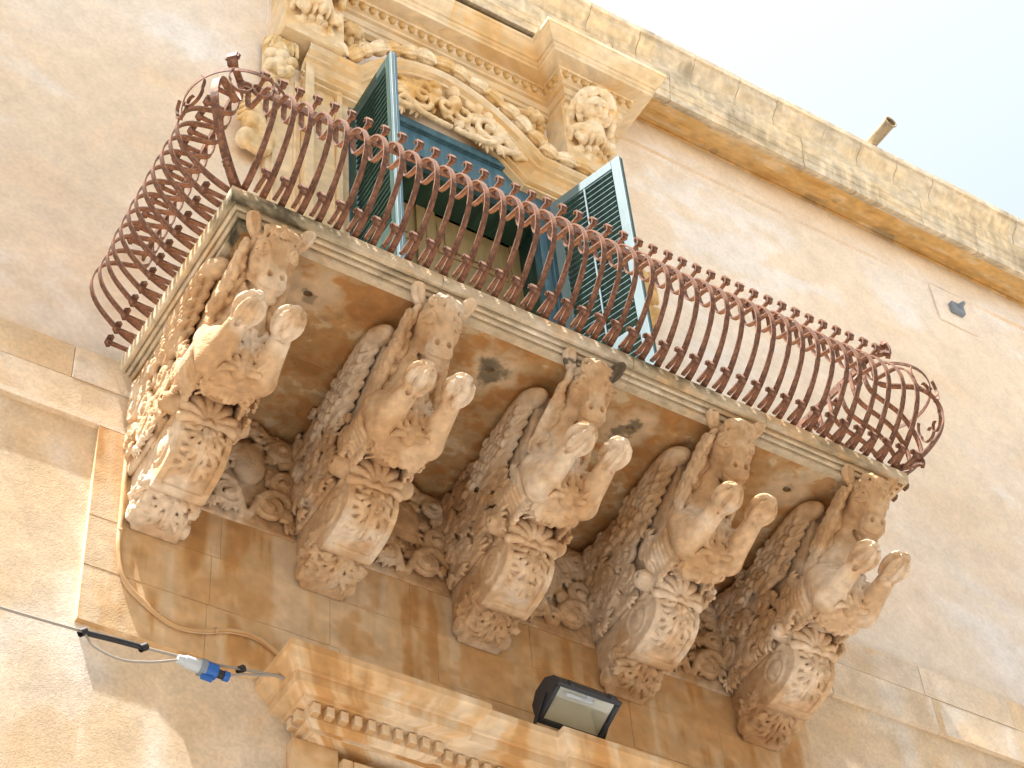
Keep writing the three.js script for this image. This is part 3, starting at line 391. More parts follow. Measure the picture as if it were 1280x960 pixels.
  // fruit drops on the pilasters and side scroll
  for (const x of [0.86, 3.56]) { const F = new Field(x - 0.16, x + 0.16, 3.20, 3.72, 0.02, 0.26, 0.0075), R = rng(14); for (const [dx, dy, r] of [[-0.02, 3.33, 0.055], [0.06, 3.30, 0.045], [-0.075, 3.30, 0.042], [0.0, 3.42, 0.06], [0.075, 3.40, 0.05], [-0.075, 3.42, 0.045], [-0.01, 3.52, 0.055], [0.05, 3.55, 0.04], [-0.06, 3.56, 0.04], [0.01, 3.26, 0.035]]) { F.ball([x + dx, dy, 0.13], r, 0.004); F.ball([x + dx + 0.01, dy - r * 0.75, 0.13 + r * 0.55], 0.007, 0.002, true); } for (let i = 0; i < 7; i++) F.spline([[x - 0.02 + 0.02 * i - 0.05, 3.62, 0.1], [x - 0.09 + i * 0.03, 3.57 + 0.03 * R(), 0.17], [x - 0.12 + i * 0.04, 3.51, 0.13]], 0.015, 5, 0.004); F.rbox(x - 0.1, x + 0.1, 3.24, 3.70, 0.02, 0.09, 0.02); mesh('fruit_drop', F.build(stoneCol(0xe2cba2, 0xeee0c6, 0xc9a260, x)), M.carve, surround); }
  for (const [x, s] of [[0.74, -1], [3.72, 1]]) { const F = new Field(x - 0.26, x + 0.26, 2.15, 3.0, 0.0, 0.24, 0.0075); F.spline([[x - s * 0.08, 2.92, 0.06], [x + s * 0.05, 2.80, 0.09], [x + s * 0.02, 2.62, 0.10], [x - s * 0.06, 2.45, 0.09]], 0.05, 12, 0.02); F.scroll([x + s * 0.02, 2.83, 0.09], [s, 0, 0], [0, 1, 0], 0.085, 0.02, 1.4, 0.028, 0.03, 0.006, 2.5); F.scroll([x, 2.40, 0.09], [s, 0, 0], [0, 1, 0], 0.10, 0.02, -1.4, 0.032, 0.035, 0.006, 1.2); F.ell([x + s * 0.07, 2.58, 0.10], [0.06, 0.075, 0.07], 0.012); F.ell([x + s * 0.10, 2.40, 0.09], [0.06, 0.08, 0.07], 0.012); for (let i = 0; i < 5; i++) F.spline([[x, 2.60 + i * 0.04, 0.12], [x + s * 0.10, 2.62 + i * 0.05, 0.14], [x + s * 0.15, 2.58 + i * 0.06, 0.09]], 0.016, 5, 0.005); mesh('side_scroll', F.build(stoneCol(0xdfc499, 0xecdcc0, 0xcba05c, x)), M.carve, surround); }
}
// ------------------------------------------------------------------ balcony door with louvred shutters
const door = thing('balcony_door', 'teal framed balcony door with two tan panelled leaves and open louvred shutters', 'door');
{
  for (const [a, b] of [[DX0 + 0.003, DX0 + 0.10], [DX1 - 0.10, DX1 - 0.003]]) { mesh('frame', box(a, b, 0.006, 3.13, -0.06, 0.025, 0.006), M.blue, door); mesh('frame', box(a < 2 ? a - 0.02 : b - 0.03, a < 2 ? a + 0.03 : b + 0.02, 0.008, 3.13, 0.027, 0.06, 0.006), M.blue, door); mesh('reveal', box(a < 2 ? a : b - 0.03, a < 2 ? a + 0.03 : b, 0.006, 3.13, -0.33, -0.062), M.green, door); }
  mesh('header', box(DX0 + 0.003, DX1 - 0.003, 3.132, 3.465, -0.06, 0.02, 0.006), M.blue, door); mesh('header_moulding', box(DX0 - 0.03, DX1 + 0.03, 3.405, 3.475, 0.066, 0.09, 0.006), M.blue, door); mesh('header_moulding', box(DX0 - 0.02, DX1 + 0.02, 3.135, 3.40, 0.022, 0.055, 0.006), M.blue, door); mesh('header_moulding', box(DX0 - 0.026, DX1 + 0.026, 3.403, 3.48, 0.022, 0.065, 0.006), M.blue, door);
  mesh('soffit', box(DX0 + 0.003, DX1 - 0.003, 3.132, 3.16, -0.33, -0.062), M.green, door);
  for (const s of [0, 1]) {
    const x0 = s ? 2.237 : DX0 + 0.035, x1 = s ? DX1 - 0.035 : 2.233, lf = group('leaf', door); const mb = (a, b, c, d, z0, z1) => mesh('panel', box(a, b, c, d, z0, z1, 0.005), M.tan, lf);
    mesh('leaf_board', box(x0, x1, 0.012, 3.128, -0.375, -0.345), M.tan, lf);
    for (const [y0, y1] of [[2.72, 3.04], [1.65, 2.64], [0.2, 1.55]]) { mb(x0 + 0.10, x1 - 0.10, y0, y1, -0.343, -0.335); mb(x0 + 0.15, x1 - 0.15, y0 + 0.05, y1 - 0.05, -0.334, -0.32); }
    mesh('stile', box(x0, x0 + 0.075, 0.012, 3.128, -0.344, -0.318, 0.004), M.tan, lf); mesh('stile', box(x1 - 0.075, x1, 0.012, 3.128, -0.344, -0.318, 0.004), M.tan, lf);
  }
  const slatG = boxUV(new THREE.BoxGeometry(1, 0.007, 0.052)), edgeG = boxUV(new THREE.BoxGeometry(1, 0.006, 0.005));
  const shutter = (x, z, turn, w, flip, face) => {
    const h = 3.165, g = group('shutter', door); g.position.set(x, 0.03, z); g.rotation.y = turn;
    const st = 0.075, t = 0.022, b = (n, x0, x1, y0, y1) => { mesh(n, box(x0, x1, y0, y1, -t, -0.001, 0.003), face ? M.blue : M.green, g); mesh(n, box(x0, x1, y0, y1, 0.001, t, 0.003), M.pale, g); if (face) mesh(n, box(x0 + 0.004, x1 - (x1 > w - 0.01 ? 0.03 : 0.004), y0 + 0.004, y1 - 0.004, t + 0.0005, t + 0.004), M.green, g); };
    b('stile', 0, st, 0, h); b('stile', w - st, w, 0, h); b('rail', st + 0.002, w - st - 0.002, 0, 0.14); b('rail', st + 0.002, w - st - 0.002, h - 0.09, h); b('rail', st + 0.002, w - st - 0.002, 1.32, 1.42);
    const lw = w - 2 * st - 0.004; for (let y = 0.175; y < h - 0.10; y += 0.056) { if (y > 1.29 && y < 1.45) continue; const s = mesh('slat', slatG, M.green, g); s.scale.x = lw; s.position.set(w / 2, y, 0); s.rotation.x = flip * 0.72; const e = mesh('slat_edge', edgeG, face ? M.green : M.blue, g); e.scale.x = lw; e.position.set(w / 2, y - flip * 0.017, 0.0225); }
    if (!face) for (const [y0, y1] of [[0.2, 1.28], [1.46, h - 0.12]]) mesh('tilt_rod', box(w / 2 - 0.006, w / 2 + 0.006, y0, y1, 0.029, 0.038), M.pale, g);
    for (const y of [0.4, 1.5, 2.9]) mesh('hinge', new THREE.CylinderGeometry(0.012, 0.012, 0.12, 8).translate(-0.008, y, 0), M.rust, g);
    return g;
  };
  shutter(1.435, 0.085, -Math.PI / 2 - 0.02, 0.585, 1, true); shutter(3.045, 0.085, -Math.PI / 2 + 0.31, 0.63, -1, false);
}
// ------------------------------------------------------------------ balcony slab
const SW = 4.40, SD = 1.377, CX = [0.264, 1.216, 2.168, 3.12, 4.072];
const slab = thing('balcony_slab', 'moulded limestone balcony slab with lichen blackened edge and stained ochre underside', 'balcony slab');
{
  const pf = [[-0.45, -0.004], [-0.03, -0.002], [-0.01, 0.0], [0, -0.010], [0.001, -0.055], [-0.003, -0.085], [-0.010, -0.094], [-0.026, -0.095], [-0.027, -0.078], [-0.037, -0.078], [-0.038, -0.113], [-0.044, -0.119], [-0.050, -0.119], [-0.051, -0.104], [-0.060, -0.104], [-0.061, -0.138], [-0.067, -0.144], [-0.074, -0.144], [-0.075, -0.130], [-0.084, -0.130], [-0.086, -0.168], [-0.126, -0.168], [-0.127, -0.15]];
  const F = (n, p, u) => mesh(n, sweepPlan(pf, p, u), M.slab, slab);
  F('edge_stone', [[0, 0.002], [0, 0.44]], 0.002 - SD); F('edge_stone', [[0, 0.443], [0, SD], [1.226, SD]], 0.443 - SD); F('edge_stone', [[1.229, SD], [2.44, SD]], 1.229); F('edge_stone', [[2.443, SD], [3.35, SD]], 2.443); F('edge_stone', [[3.353, SD], [SW, SD], [SW, 0.6]], 3.353); F('edge_stone', [[SW, 0.597], [SW, 0.002]], 5.18);
  const cs = new THREE.Shape([[0.09, -0.002], [SW - 0.09, -0.002], [SW - 0.09, 0.09 - SD], [0.09, 0.09 - SD]].map((p) => new THREE.Vector2(...p)));   // drain shafts run up through the core
  for (const [hx, hz] of HOLES) { const h = new THREE.Path(); h.absellipse(hx, -hz, 0.03, 0.024, 0, 6.2832, true); cs.holes.push(h); }
  const cg = new THREE.ExtrudeGeometry(cs, { depth: 0.128, bevelEnabled: false, curveSegments: 10 }); cg.rotateX(-Math.PI / 2); cg.translate(0, -0.1605, 0); mesh('slab_core', boxUV(cg), M.low, slab); mesh('slab_top', box(0.09, SW - 0.09, -0.032, -0.012, 0.002, SD - 0.09), M.low, slab);
  const xs = [0.126, CX[0], CX[1], CX[2], CX[3], CX[4], SW - 0.126];
  for (let i = 0; i < 6; i++) for (const [z0, z1] of [[0.002, 0.62], [0.624, SD - 0.126]]) {
    const x0 = xs[i] + 0.0015, x1 = xs[i + 1] - 0.0015, s = new THREE.Shape([[x0, -z0], [x1, -z0], [x1, -z1], [x0, -z1]].map((p) => new THREE.Vector2(...p)));
    for (const [hx, hz] of HOLES) if (hx > x0 && hx < x1 && hz > z0 && hz < z1) { const h = new THREE.Path(); h.absellipse(hx, -hz, 0.026, 0.02, 0, 6.2832, true); s.holes.push(h); }
    const g = new THREE.ExtrudeGeometry(s, { depth: 0.02, bevelEnabled: false, curveSegments: 10 }); g.rotateX(-Math.PI / 2); g.translate(0, -0.164, 0); mesh('soffit_stone', boxUV(g), M.soffit, slab);
  }
}
// ------------------------------------------------------------------ carved wall panels between the corbels
for (let k = 0; k < 4; k++) {
  const cx = (CX[k] + CX[k + 1]) / 2 + 0.02, hw = 0.30, F = new Field(cx - hw - 0.02, cx + hw + 0.02, -0.92, -0.15, 0.02, 0.20, 0.008), R = rng(300 + k), X = [1, 0, 0], Y = [0, 1, 0], Z = [0, 0, 1, 0.03];
  F.rbox(cx - hw, cx + hw, -0.90, -0.17, 0.03, 0.05, 0.006);
  F.ell([cx, -0.48, 0.07], [0.10, 0.15, 0.05], 0.01);
  for (const s of [-1, 1]) {
    const U = [s, 0, 0], fx = (d) => cx + s * d; F.scroll([fx(0.19), -0.33, 0.075], U, Y, 0.085, 0.02, 1.5, 0.026, 0.022, 0.006, -1.5, Z); F.scroll([fx(0.20), -0.56, 0.075], U, Y, 0.085, 0.02, -1.5, 0.026, 0.022, 0.006, 1.2, Z); F.scroll([fx(0.13), -0.76, 0.075], U, Y, 0.085, 0.02, 1.5, 0.026, 0.022, 0.006, 1.5, Z); F.scroll([fx(0.06), -0.26, 0.075], U, Y, 0.055, 0.015, 1.3, 0.02, 0.016, 0.006, 0.5, Z);
    F.spline([[fx(0.02), -0.84, 0.07], [fx(0.09), -0.70, 0.10], [fx(0.20), -0.66, 0.09], [fx(0.27), -0.72, 0.07]], 0.024, 8); for (let i = 0; i < 26; i++) F.fan([fx(0.03 + 0.25 * R()), -0.84 + 0.62 * R(), 0.058 + 0.02 * R()], U, Y, [0, 0, 1], R() * 6.28, 0.055 + 0.03 * R(), 0.014, 4, R);
  }
  for (let i = 0; i < 5; i++) { const a = i / 5 * 6.28; F.ell([cx + 0.045 * Math.cos(a), -0.22 + 0.03 * Math.sin(a), 0.09], [0.035, 0.026, 0.03], 0.006); }
  mesh('carved_panel', F.build(stoneCol(0xcbab86, 0xddcdb8, 0xac8052, k * 7, 0.7, 0.45)), M.carve, facade);
}
// ------------------------------------------------------------------ horse corbels
function horseCorbel(k) {
  const R = rng(700 + k * 13), j = (a) => (R() - 0.5) * 2 * a, sd = k * 5.3;
  const labels = ['horse corbel at the sunlit end of the balcony with black stained forefoot', 'horse corbel, second from the sunlit end of the balcony, below the slab joint', 'middle horse corbel of the row with dark weathered ears and forelock', 'horse corbel, second from the pink wall end, with smooth rounded forefeet', 'horse corbel at the far end of the balcony against bare pink wall'];
  const t = thing('horse_corbel', labels[k], 'corbel', 'horse corbels carrying the balcony', [CX[k], -0.165, 0]);
  const Y0 = 0.165, up = (g) => { g.translate(0, Y0, 0); return g; };
  const S = (e) => stoneCol(0xcbab86, 0xddcdb8, 0xac8052, sd, 0.7, 0.45, e), S2 = S(), S3 = S2;
  const hx = j(0.008), hy = j(0.008), hz = j(0.008), yaw = 0.06 + 0.025 * k + j(0.04);
  // --- structural block behind the carving
  { const F = new Field(-0.19, 0.19, -1.12, -0.15, 0.0, 1.05, 0.011); F.poly([[0.02, -0.17], [1.02, -0.17], [1.0, -0.28], [0.84, -0.50], [0.66, -0.72], [0.54, -0.84], [0.50, -1.00], [0.02, -1.04]], 0, 0.145, 0.008, false, 0.015); mesh('bracket_block', up(F.build(S2)), M.carve, t); }
  // --- horse: torso, neck, head, forelegs in one surface
  const F = new Field(-0.27, 0.27, -1.02, -0.15, 0.62, 1.48, 0.0064), foot = [[-0.095 + j(0.006), -0.765 + j(0.01), 1.295 + j(0.012)], [0.112 + j(0.006), -0.78 + j(0.01), 1.312 + j(0.012)]];
  F.cone([0, -0.72, 0.74], [0, -0.78, 0.86], 0.12, 0.155, 0.03); F.ell([0, -0.70, 0.90], [0.185, 0.20, 0.15], 0.04); F.cone([0, -0.58, 0.93], [0, -0.37, 1.09], 0.135, 0.095, 0.05);
  for (const s of [-1, 1]) {
    const f = foot[(s + 1) / 2], e = [s * 0.135, -0.845, 0.945], sh = [s * 0.13, -0.69, 0.93];
    F.cone(sh, e, 0.095, 0.078, 0.03); F.ell([s * 0.135, -0.77, 0.99], [0.07, 0.10, 0.10], 0.03); const w = [mix(e[0], f[0], 0.78), mix(e[1], f[1], 0.78) + 0.005, mix(e[2], f[2], 0.78)]; F.cone(e, w, 0.076, 0.050, 0.02); F.ball(f, 0.046, 0.015); F.ell([f[0], f[1] + 0.004, f[2] - 0.01], [0.053, 0.053, 0.056], 0.01);
    const nL = 7, smooth = k === 3, as = []; for (let i = 0; i < nL; i++) as.push([(i + 0.3 * R()) / nL * 6.283, 0.6 * (R() - 0.5)]);
    const pq = (a, tw) => (l, r, d) => [f[0] + r * Math.cos(a + tw * d), f[1] + r * Math.sin(a + tw * d), f[2] + l];
    for (const [a, tw] of as) { const q = pq(a, tw); F.spline([q(-0.095, 0.042, -1), q(-0.05, 0.056, 0), q(0.0, 0.060, 0.5), q(0.042, 0.042, 1), q(0.070, 0.014, 1.5)], (u) => (smooth ? 0.016 : 0.019) + 0.007 * Math.sin(u * 3), 8, smooth ? 0.010 : 0.002); }
    for (let i = 0; i < nL; i++) { const [a, tw] = as[i], b = i + 1 < nL ? as[i + 1][0] : as[0][0] + 6.283, q = pq((a + b) / 2, tw); F.spline([q(-0.09, 0.062, -1), q(-0.05, 0.076, 0), q(0.0, 0.079, 0.5), q(0.045, 0.060, 1), q(0.072, 0.034, 1.4)], smooth ? 0.007 : 0.0145, 8, 0.002, true); if (!smooth) { const m = pq(a, tw); F.spline([m(-0.04, 0.088, 0), m(0.0, 0.091, 0.5), m(0.045, 0.071, 1)], 0.0065, 5, 0.002, true); } }
    for (let i = 0; i < 4; i++) F.spline([[s * 0.06, -0.80 - 0.03 * i, 1.0], [s * (0.075 + 0.01 * i), -0.83 - 0.01 * i, 1.03 + 0.02 * i], [s * 0.09, -0.82, 1.08 + 0.015 * i]], 0.012, 5, 0.005);
  }
  // head frame: a runs down the face, n stands out of it
  const AY = -0.94, AZ = -0.34, cw = Math.cos(yaw), sw = Math.sin(yaw), H = (x, a, n) => { const z = 0.155 + a * 0.9 * AZ - n * AY; x *= 0.93; return [hx + 0.035 + x * cw - z * sw, -0.205 + hy + a * 0.9 * AY + n * AZ, 1.25 + hz + x * sw + z * cw]; }, eu = [0.347, -yaw, 0, 'YXZ'];
  F.ell(H(0, 0.12, -0.11), [0.112, 0.135, 0.108], 0.03, false, eu); F.cone([0, -0.37, 1.09], H(0, 0.10, -0.16), 0.095, 0.10, 0.03);
  F.cone(H(0, 0.12, -0.075), H(0, 0.31, -0.055), 0.076, 0.058, 0.03); F.ell(H(0, 0.350, -0.050), [0.076, 0.066, 0.064], 0.024, false, eu); F.cone(H(0, 0.20, -0.130), H(0, 0.38, -0.090), 0.070, 0.042, 0.03);
  for (const s of [-1, 1]) F.ell(H(s * 0.078, 0.175, -0.105), [0.045, 0.090, 0.072], 0.02, false, eu);
  for (const s of [-1, 1]) {
    F.spline([H(s * 0.125, 0.05, -0.185), H(s * 0.130, 0.18, -0.195), H(s * 0.105, 0.27, -0.185), H(s * 0.07, 0.335, -0.165), H(s * 0.03, 0.37, -0.16)], 0.017, 10, 0.010, true);   // throat latch
    F.cone(H(s * 0.040, 0.098, -0.004), H(s * 0.106, 0.118, -0.052), 0.020, 0.016, 0.010);                          // brow
    F.ell(H(s * 0.094, 0.160, -0.012), [0.042, 0.034, 0.034], 0.004, true, eu); F.ball(H(s * 0.080, 0.160, -0.034), 0.0265, 0.0015);
    F.spline([H(s * 0.055, 0.168, -0.012), H(s * 0.082, 0.122, -0.010), H(s * 0.120, 0.155, -0.052)], 0.0085, 7, 0.003); F.spline([H(s * 0.055, 0.170, -0.012), H(s * 0.086, 0.200, -0.022), H(s * 0.120, 0.172, -0.052)], 0.007, 7, 0.003); F.ball(H(s * 0.087, 0.163, -0.006), 0.0115, 0.001, true);
    F.cone(H(s * 0.044, 0.19, -0.012), H(s * 0.036, 0.29, -0.008), 0.014, 0.012, 0.014); F.spline([H(s * 0.098, 0.215, -0.05), H(s * 0.080, 0.255, -0.035), H(s * 0.076, 0.30, -0.035)], 0.009, 6, 0.010, true);
    F.ell(H(s * 0.040, 0.315, -0.008), [0.026, 0.028, 0.020], 0.014, false, eu); F.ell(H(s * 0.034, 0.324, 0.010), [0.0135, 0.019, 0.026], 0.002, true, eu);
    F.spline([H(s * 0.082, 0.285, -0.070), H(s * 0.090, 0.330, -0.060), H(s * 0.082, 0.375, -0.050), H(s * 0.045, 0.408, -0.032), H(0, 0.418, -0.022)], 0.0095, 12, 0.002, true);
    F.spline([H(s * 0.105, 0.055, -0.11), H(s * 0.142, 0.005, -0.085), H(s * 0.163, -0.05, -0.06), H(s * 0.166, -0.085, -0.05)], (u) => 0.024 + 0.022 * Math.sin(u * 2.5) - 0.016 * u, 9, 0.008); F.spline([H(s * 0.132, 0.03, -0.05), H(s * 0.150, 0.0, -0.030), H(s * 0.160, -0.03, -0.026)], (u) => 0.019 + 0.006 * Math.sin(u * 3), 6, 0.002, true);
  }
  F.ell(H(0, 0.430, -0.080), [0.050, 0.024, 0.044], 0.008, false, eu);
  // forelock curls
  for (let i = 0; i < 7; i++) { const x = -0.066 + i * 0.022; F.spline([H(x * 0.5, 0.0, -0.05), H(x * 0.9, -0.008 + 0.02 * R(), -0.012 - Math.abs(x) * 0.3), H(x * 1.25 + 0.015 * (R() - 0.5), 0.035, 0.006 - Math.abs(x) * 0.3), H(x * 1.4, 0.065 + 0.035 * R(), 0.004 - Math.abs(x) * 0.4)], (u) => 0.016 - 0.006 * u, 8, 0.006); F.scroll(H(x * 1.3, 0.025 + 0.05 * R(), 0.012 - Math.abs(x) * 0.35), [1, 0, 0], [0, AY, AZ], 0.020, 0.005, 1.3 * (i % 2 ? 1 : -1), 0.0085, 0.0075, 0.002, R() * 6); }
  // swirling hair of the belly
  for (let i = 0; i < 5; i++) { const y = -0.85 - i * 0.018, z = 0.95 - i * 0.026; F.spline([[-0.150 + i * 0.006, y + 0.03, z - 0.09], [-0.09, y - 0.012 - 0.01 * R(), z - 0.005], [0, y - 0.004 - 0.018 * (i % 2), z + 0.015], [0.09, y - 0.012 - 0.01 * R(), z - 0.005], [0.150 - i * 0.006, y + 0.03, z - 0.09]], (u) => 0.011 + 0.005 * Math.sin(u * 9 + i), 14, 0.004); }
  for (let i = 0; i < 16; i++) { const x = -0.12 + 0.24 * R(), u = R(); F.scroll([x, -0.90 - 0.04 * u, 0.91 - 0.07 * u], [1, 0, 0], [0, 0.6, 0.8], 0.028, 0.008, 1.1 * (R() < 0.5 ? -1 : 1), 0.010, 0.009, 0.003, R() * 6); }
  for (let i = 0; i < 11; i++) { const x = -0.125 + i * 0.025; F.spline([[x * 0.95, -0.885, 0.90], [x * 1.05, -0.945 + Math.abs(x) * 0.3, 0.86], [x * 1.0, -0.950 + Math.abs(x) * 0.35, 0.835 - 0.015 * (i % 2)], [x * 0.9, -0.885, 0.80]], (u) => 0.015 - 0.004 * u, 8, 0.003); }
  mesh('horse', up(F.build(S((x, y, z, col, b, c) => {
    if (k === 0) { const d = Math.hypot(x - foot[0][0] - 0.01, y - foot[0][1] - 0.03, z - foot[0][2] - 0.02); col = mixc(col, C3(0x3a342b), 0.85 * sstep(0.06, 0.015, d + 0.12 * b + 0.05 * c)); }
    if (k === 2) { const e = sstep(-0.31, -0.24, y + 0.1 * b); col = mixc(col, C3(0x4a4236), 0.8 * e * sstep(0.0, 0.18, b + 0.5 * c)); const d = Math.hypot(x + 0.13, y + 0.56, z - 1.06); col = mixc(col, C3(0x4a4236), 0.7 * sstep(0.07, 0.02, d + 0.15 * b)); }
    return col;
  }))), M.carve, t);
  // --- acanthus leaf on the breast between the legs
  { const G = new Field(-0.16, 0.16, -0.98, -0.55, 0.86, 1.20, 0.0066); G.leaf((u, v, n) => [u * 0.92, -0.915 + v * 0.80 - n * 0.55, 0.985 + v * 0.30 - v * v * 0.35 + n * 0.85 - u * u * 0.8], 0.115, 0.31, 3, 0.028, R, 0.004); mesh('breast_leaf', up(G.build(S2)), M.carve, t); }
  // --- mane and wing on both flanks, foliage behind them
  for (const s of [-1, 1]) {
    const G = new Field(s < 0 ? -0.26 : 0.03, s < 0 ? -0.03 : 0.26, -0.69, -0.18, 0.78, 1.40, 0.0072);
    const ms = (u, r, o = 0) => [s * (0.088 + 0.052 * u + 0.026 * Math.sin(r / 5 * 3.1) + o), mix(-0.335, -0.60, u) - 0.045 + r * 0.030, mix(1.225, 0.93, u) - 0.065 + r * 0.026];
    for (let r = 0; r < 6; r++) { const ph = R() * 6, q = []; for (let i = 0; i <= 26; i++) { const u = i / 26, p = ms(u * (1 - 0.05 * (r % 2)), r), w = 0.013 * Math.sin(u * 24 + ph); q.push([p[0] + s * 0.006 * Math.cos(u * 24 + ph), p[1] + w, p[2] - w * 0.8]); } G.path(q, (t) => 0.0185 - 0.005 * t + 0.003 * Math.sin(t * 30 + ph), 0.002); }
    if (k !== 2) for (let i = 0; i < 14; i++) { const u = (i + 0.5) / 14, p = ms(u, i % 2 ? 1.0 : 3.6, 0.016); G.scroll(p, [0, 0.6, 0.8], [0, 0.8, -0.6], 0.041, 0.009, 1.5 * (i % 3 ? 1 : -1), 0.0185, 0.013, 0.002, R() * 6, [s, 0, 0, 0.012]); }
    else for (let i = 0; i < 20; i++) { const u = R() * 0.85, r = R() * 5, p = ms(u, r, 0.016), e = ms(u + 0.16, r + (R() - 0.5), 0.014), m = ms(u + 0.08, r + 0.4, 0.02); G.spline([p, m, e], 0.011, 6, 0.002); }
    mesh('mane', up(G.build(S3)), M.carve, t);
    const Wf = new Field(s < 0 ? -0.27 : 0.06, s < 0 ? -0.06 : 0.27, -0.62, -0.17, 0.34, 1.13, 0.008);
    Wf.spline([[s * 0.165, -0.30, 0.46], [s * 0.185, -0.245, 0.75], [s * 0.18, -0.225, 0.98], [s * 0.16, -0.26, 1.07]], (q) => 0.042 + 0.012 * Math.sin(q * 3), 12, 0.02);
    for (let i = 0; i < 7; i++) { const y = -0.27 - i * 0.035, z1 = 1.03 - i * 0.055, z0 = 0.50 - 0.02 * (i % 2) - 0.012 * i; Wf.spline([[s * 0.165, y - 0.03, z0], [s * 0.195, y - 0.012, mix(z0, z1, 0.35)], [s * 0.196, y, mix(z0, z1, 0.7)], [s * 0.17, y + 0.008, z1]], (q) => 0.018 + 0.006 * Math.sin(q * 3), 10, 0.004); }
    for (let i = 0; i < 6; i++) for (let r = 0; r < 6; r++) { const y = -0.225 - r * 0.038, z = 1.0 - i * 0.075 - r * 0.05 - 0.03 * R(); Wf.spline([[s * 0.20, y, z + 0.045], [s * 0.222, y - 0.008, z], [s * 0.195, y - 0.02, z - 0.055]], (q) => 0.008 + 0.012 * Math.sin(q * 3), 5, 0.0025); }
    mesh('wing', up(Wf.build(S2)), M.carve, t);
    const L = new Field(s < 0 ? -0.27 : 0.03, s < 0 ? -0.03 : 0.27, -1.0, -0.17, 0.02, 0.90, 0.008), Zx = [s, 0, 0, 0.02], Y = [0, 1, 0], Zz = [0, 0, 1];
    L.rbox(s < 0 ? -0.175 : 0.14, s < 0 ? -0.14 : 0.175, -0.86, -0.19, 0.04, 0.50, 0.02);
    for (const [y, z, r, d] of [[-0.30, 0.13, 0.075, 1], [-0.46, 0.11, 0.07, -1], [-0.64, 0.12, 0.075, 1], [-0.36, 0.31, 0.085, -1], [-0.56, 0.30, 0.085, 1], [-0.74, 0.28, 0.07, -1], [-0.55, 0.50, 0.075, 1], [-0.70, 0.48, 0.075, -1], [-0.68, 0.66, 0.06, 1]]) L.scroll([s * 0.185, y + j(0.012), z + j(0.012)], Zz, Y, r, 0.018, d * 1.45, 0.023, 0.02, 0.005, R() * 6, Zx);
    for (let i = 0; i < 70; i++) { const z = 0.06 + 0.72 * R(), y = mix(-0.22, -0.86, R()); if (y > -0.5 && z > 0.5) continue; L.fan([s * (0.178 + 0.016 * R()), y, z], Zz, Y, [s, 0, 0], R() * 6.28, 0.05 + 0.03 * R(), 0.0135, 4, R); }
    for (let i = 0; i < 7; i++) { const q0 = i / 6; L.spline([[s * 0.15, -0.80 - 0.03 * q0, 0.62 + 0.20 * q0], [s * 0.20, -0.72 - 0.02 * q0, 0.66 + 0.19 * q0], [s * 0.175, -0.62 + 0.02 * q0, 0.70 + 0.17 * q0]], (q) => 0.016 + 0.008 * Math.sin(q * 3) - 0.009 * q, 7, 0.003); L.fan([s * 0.135, -0.80 - 0.02 * R(), 0.62 + 0.22 * q0], Zz, Y, [s * 0.8, -0.6, 0], -1.2 + 0.5 * R(), 0.07, 0.014, 4, R); }
    for (let i = 0; i < 6; i++) L.ball([s * (0.17 + 0.01 * R()), -0.34 - i * 0.062, 0.055], 0.028, 0.004);
    mesh('flank_foliage', up(L.build(S2)), M.carve, t);
    const Bf = new Field(s < 0 ? -0.28 : 0.02, s < 0 ? -0.02 : 0.28, -0.93, -0.73, 0.49, 0.70, 0.0072); Bf.cone([s * 0.13, -0.83, 0.59], [s * 0.195, -0.83, 0.59], 0.062, 0.055, 0.01); Bf.ell([s * 0.235, -0.83, 0.605], [0.03, 0.017, 0.008], 0.004, true); Bf.scroll([s * 0.19, -0.83, 0.59], Zz, Y, 0.05, 0.035, 0.8, 0.014, 0.012, 0.004, 1); mesh('scroll_boss', up(Bf.build(S3)), M.carve, t);
  }
  // --- scrolled console with raised borders
  {
    const G = new Field(-0.21, 0.21, -1.22, -0.80, 0.02, 0.70, 0.0072);
    const out = [[0.04, -1.00], [0.30, -0.93], [0.50, -0.872], [0.56, -0.882], [0.605, -0.92], [0.627, -0.97], [0.624, -1.025], [0.596, -1.075], [0.545, -1.115], [0.475, -1.142], [0.395, -1.156], [0.32, -1.162], [0.295, -1.15], [0.27, -1.105], [0.05, -1.08]];
    G.poly(out, 0, 0.146, 0.006, false, 0.008);
    const field = [[0.37, -1.20], [0.36, -1.141], [0.475, -1.125], [0.537, -1.100], [0.582, -1.064], [0.608, -1.02], [0.611, -0.972], [0.592, -0.93], [0.56, -0.90], [0.66, -0.86], [0.72, -1.1]];
    G.poly(field, 0, 0.108, 0.006, true, 0.004);
    G.rbox(-0.156, 0.156, -0.885, -0.858, 0.30, 0.565, 0.006);
    for (const s of [-1, 1]) { G.scroll([s * 0.146, -0.985, 0.44], [0, 0, 1], [0, 1, 0], 0.10, 0.080, 1.25, 0.013, 0.012, 0.003, 0); G.ell([s * 0.146, -0.985, 0.44], [0.016, 0.062, 0.07], 0.004); for (let i = 0; i < 10; i++) { const z = 0.10 + 0.20 * R(), y = -1.02 - 0.05 * R(), a = R() * 6.28; G.spline([[s * 0.146, y, z], [s * 0.163, y + 0.03 * Math.sin(a), z + 0.03 * Math.cos(a)], [s * 0.148, y + 0.05 * Math.sin(a + 0.7), z + 0.05 * Math.cos(a + 0.7)]], 0.012, 4, 0.004); } }
    // acanthus hanging over the front
    const front = (v) => { const q = [[0.60, -0.915], [0.618, -0.96], [0.616, -1.01], [0.592, -1.06], [0.54, -1.10], [0.47, -1.125], [0.39, -1.14]], f = clamp(v, 0, 0.999) * 6, i = Math.floor(f), u = f - i; return [mix(q[i][0], q[i + 1][0], u), mix(q[i][1], q[i + 1][1], u)]; };
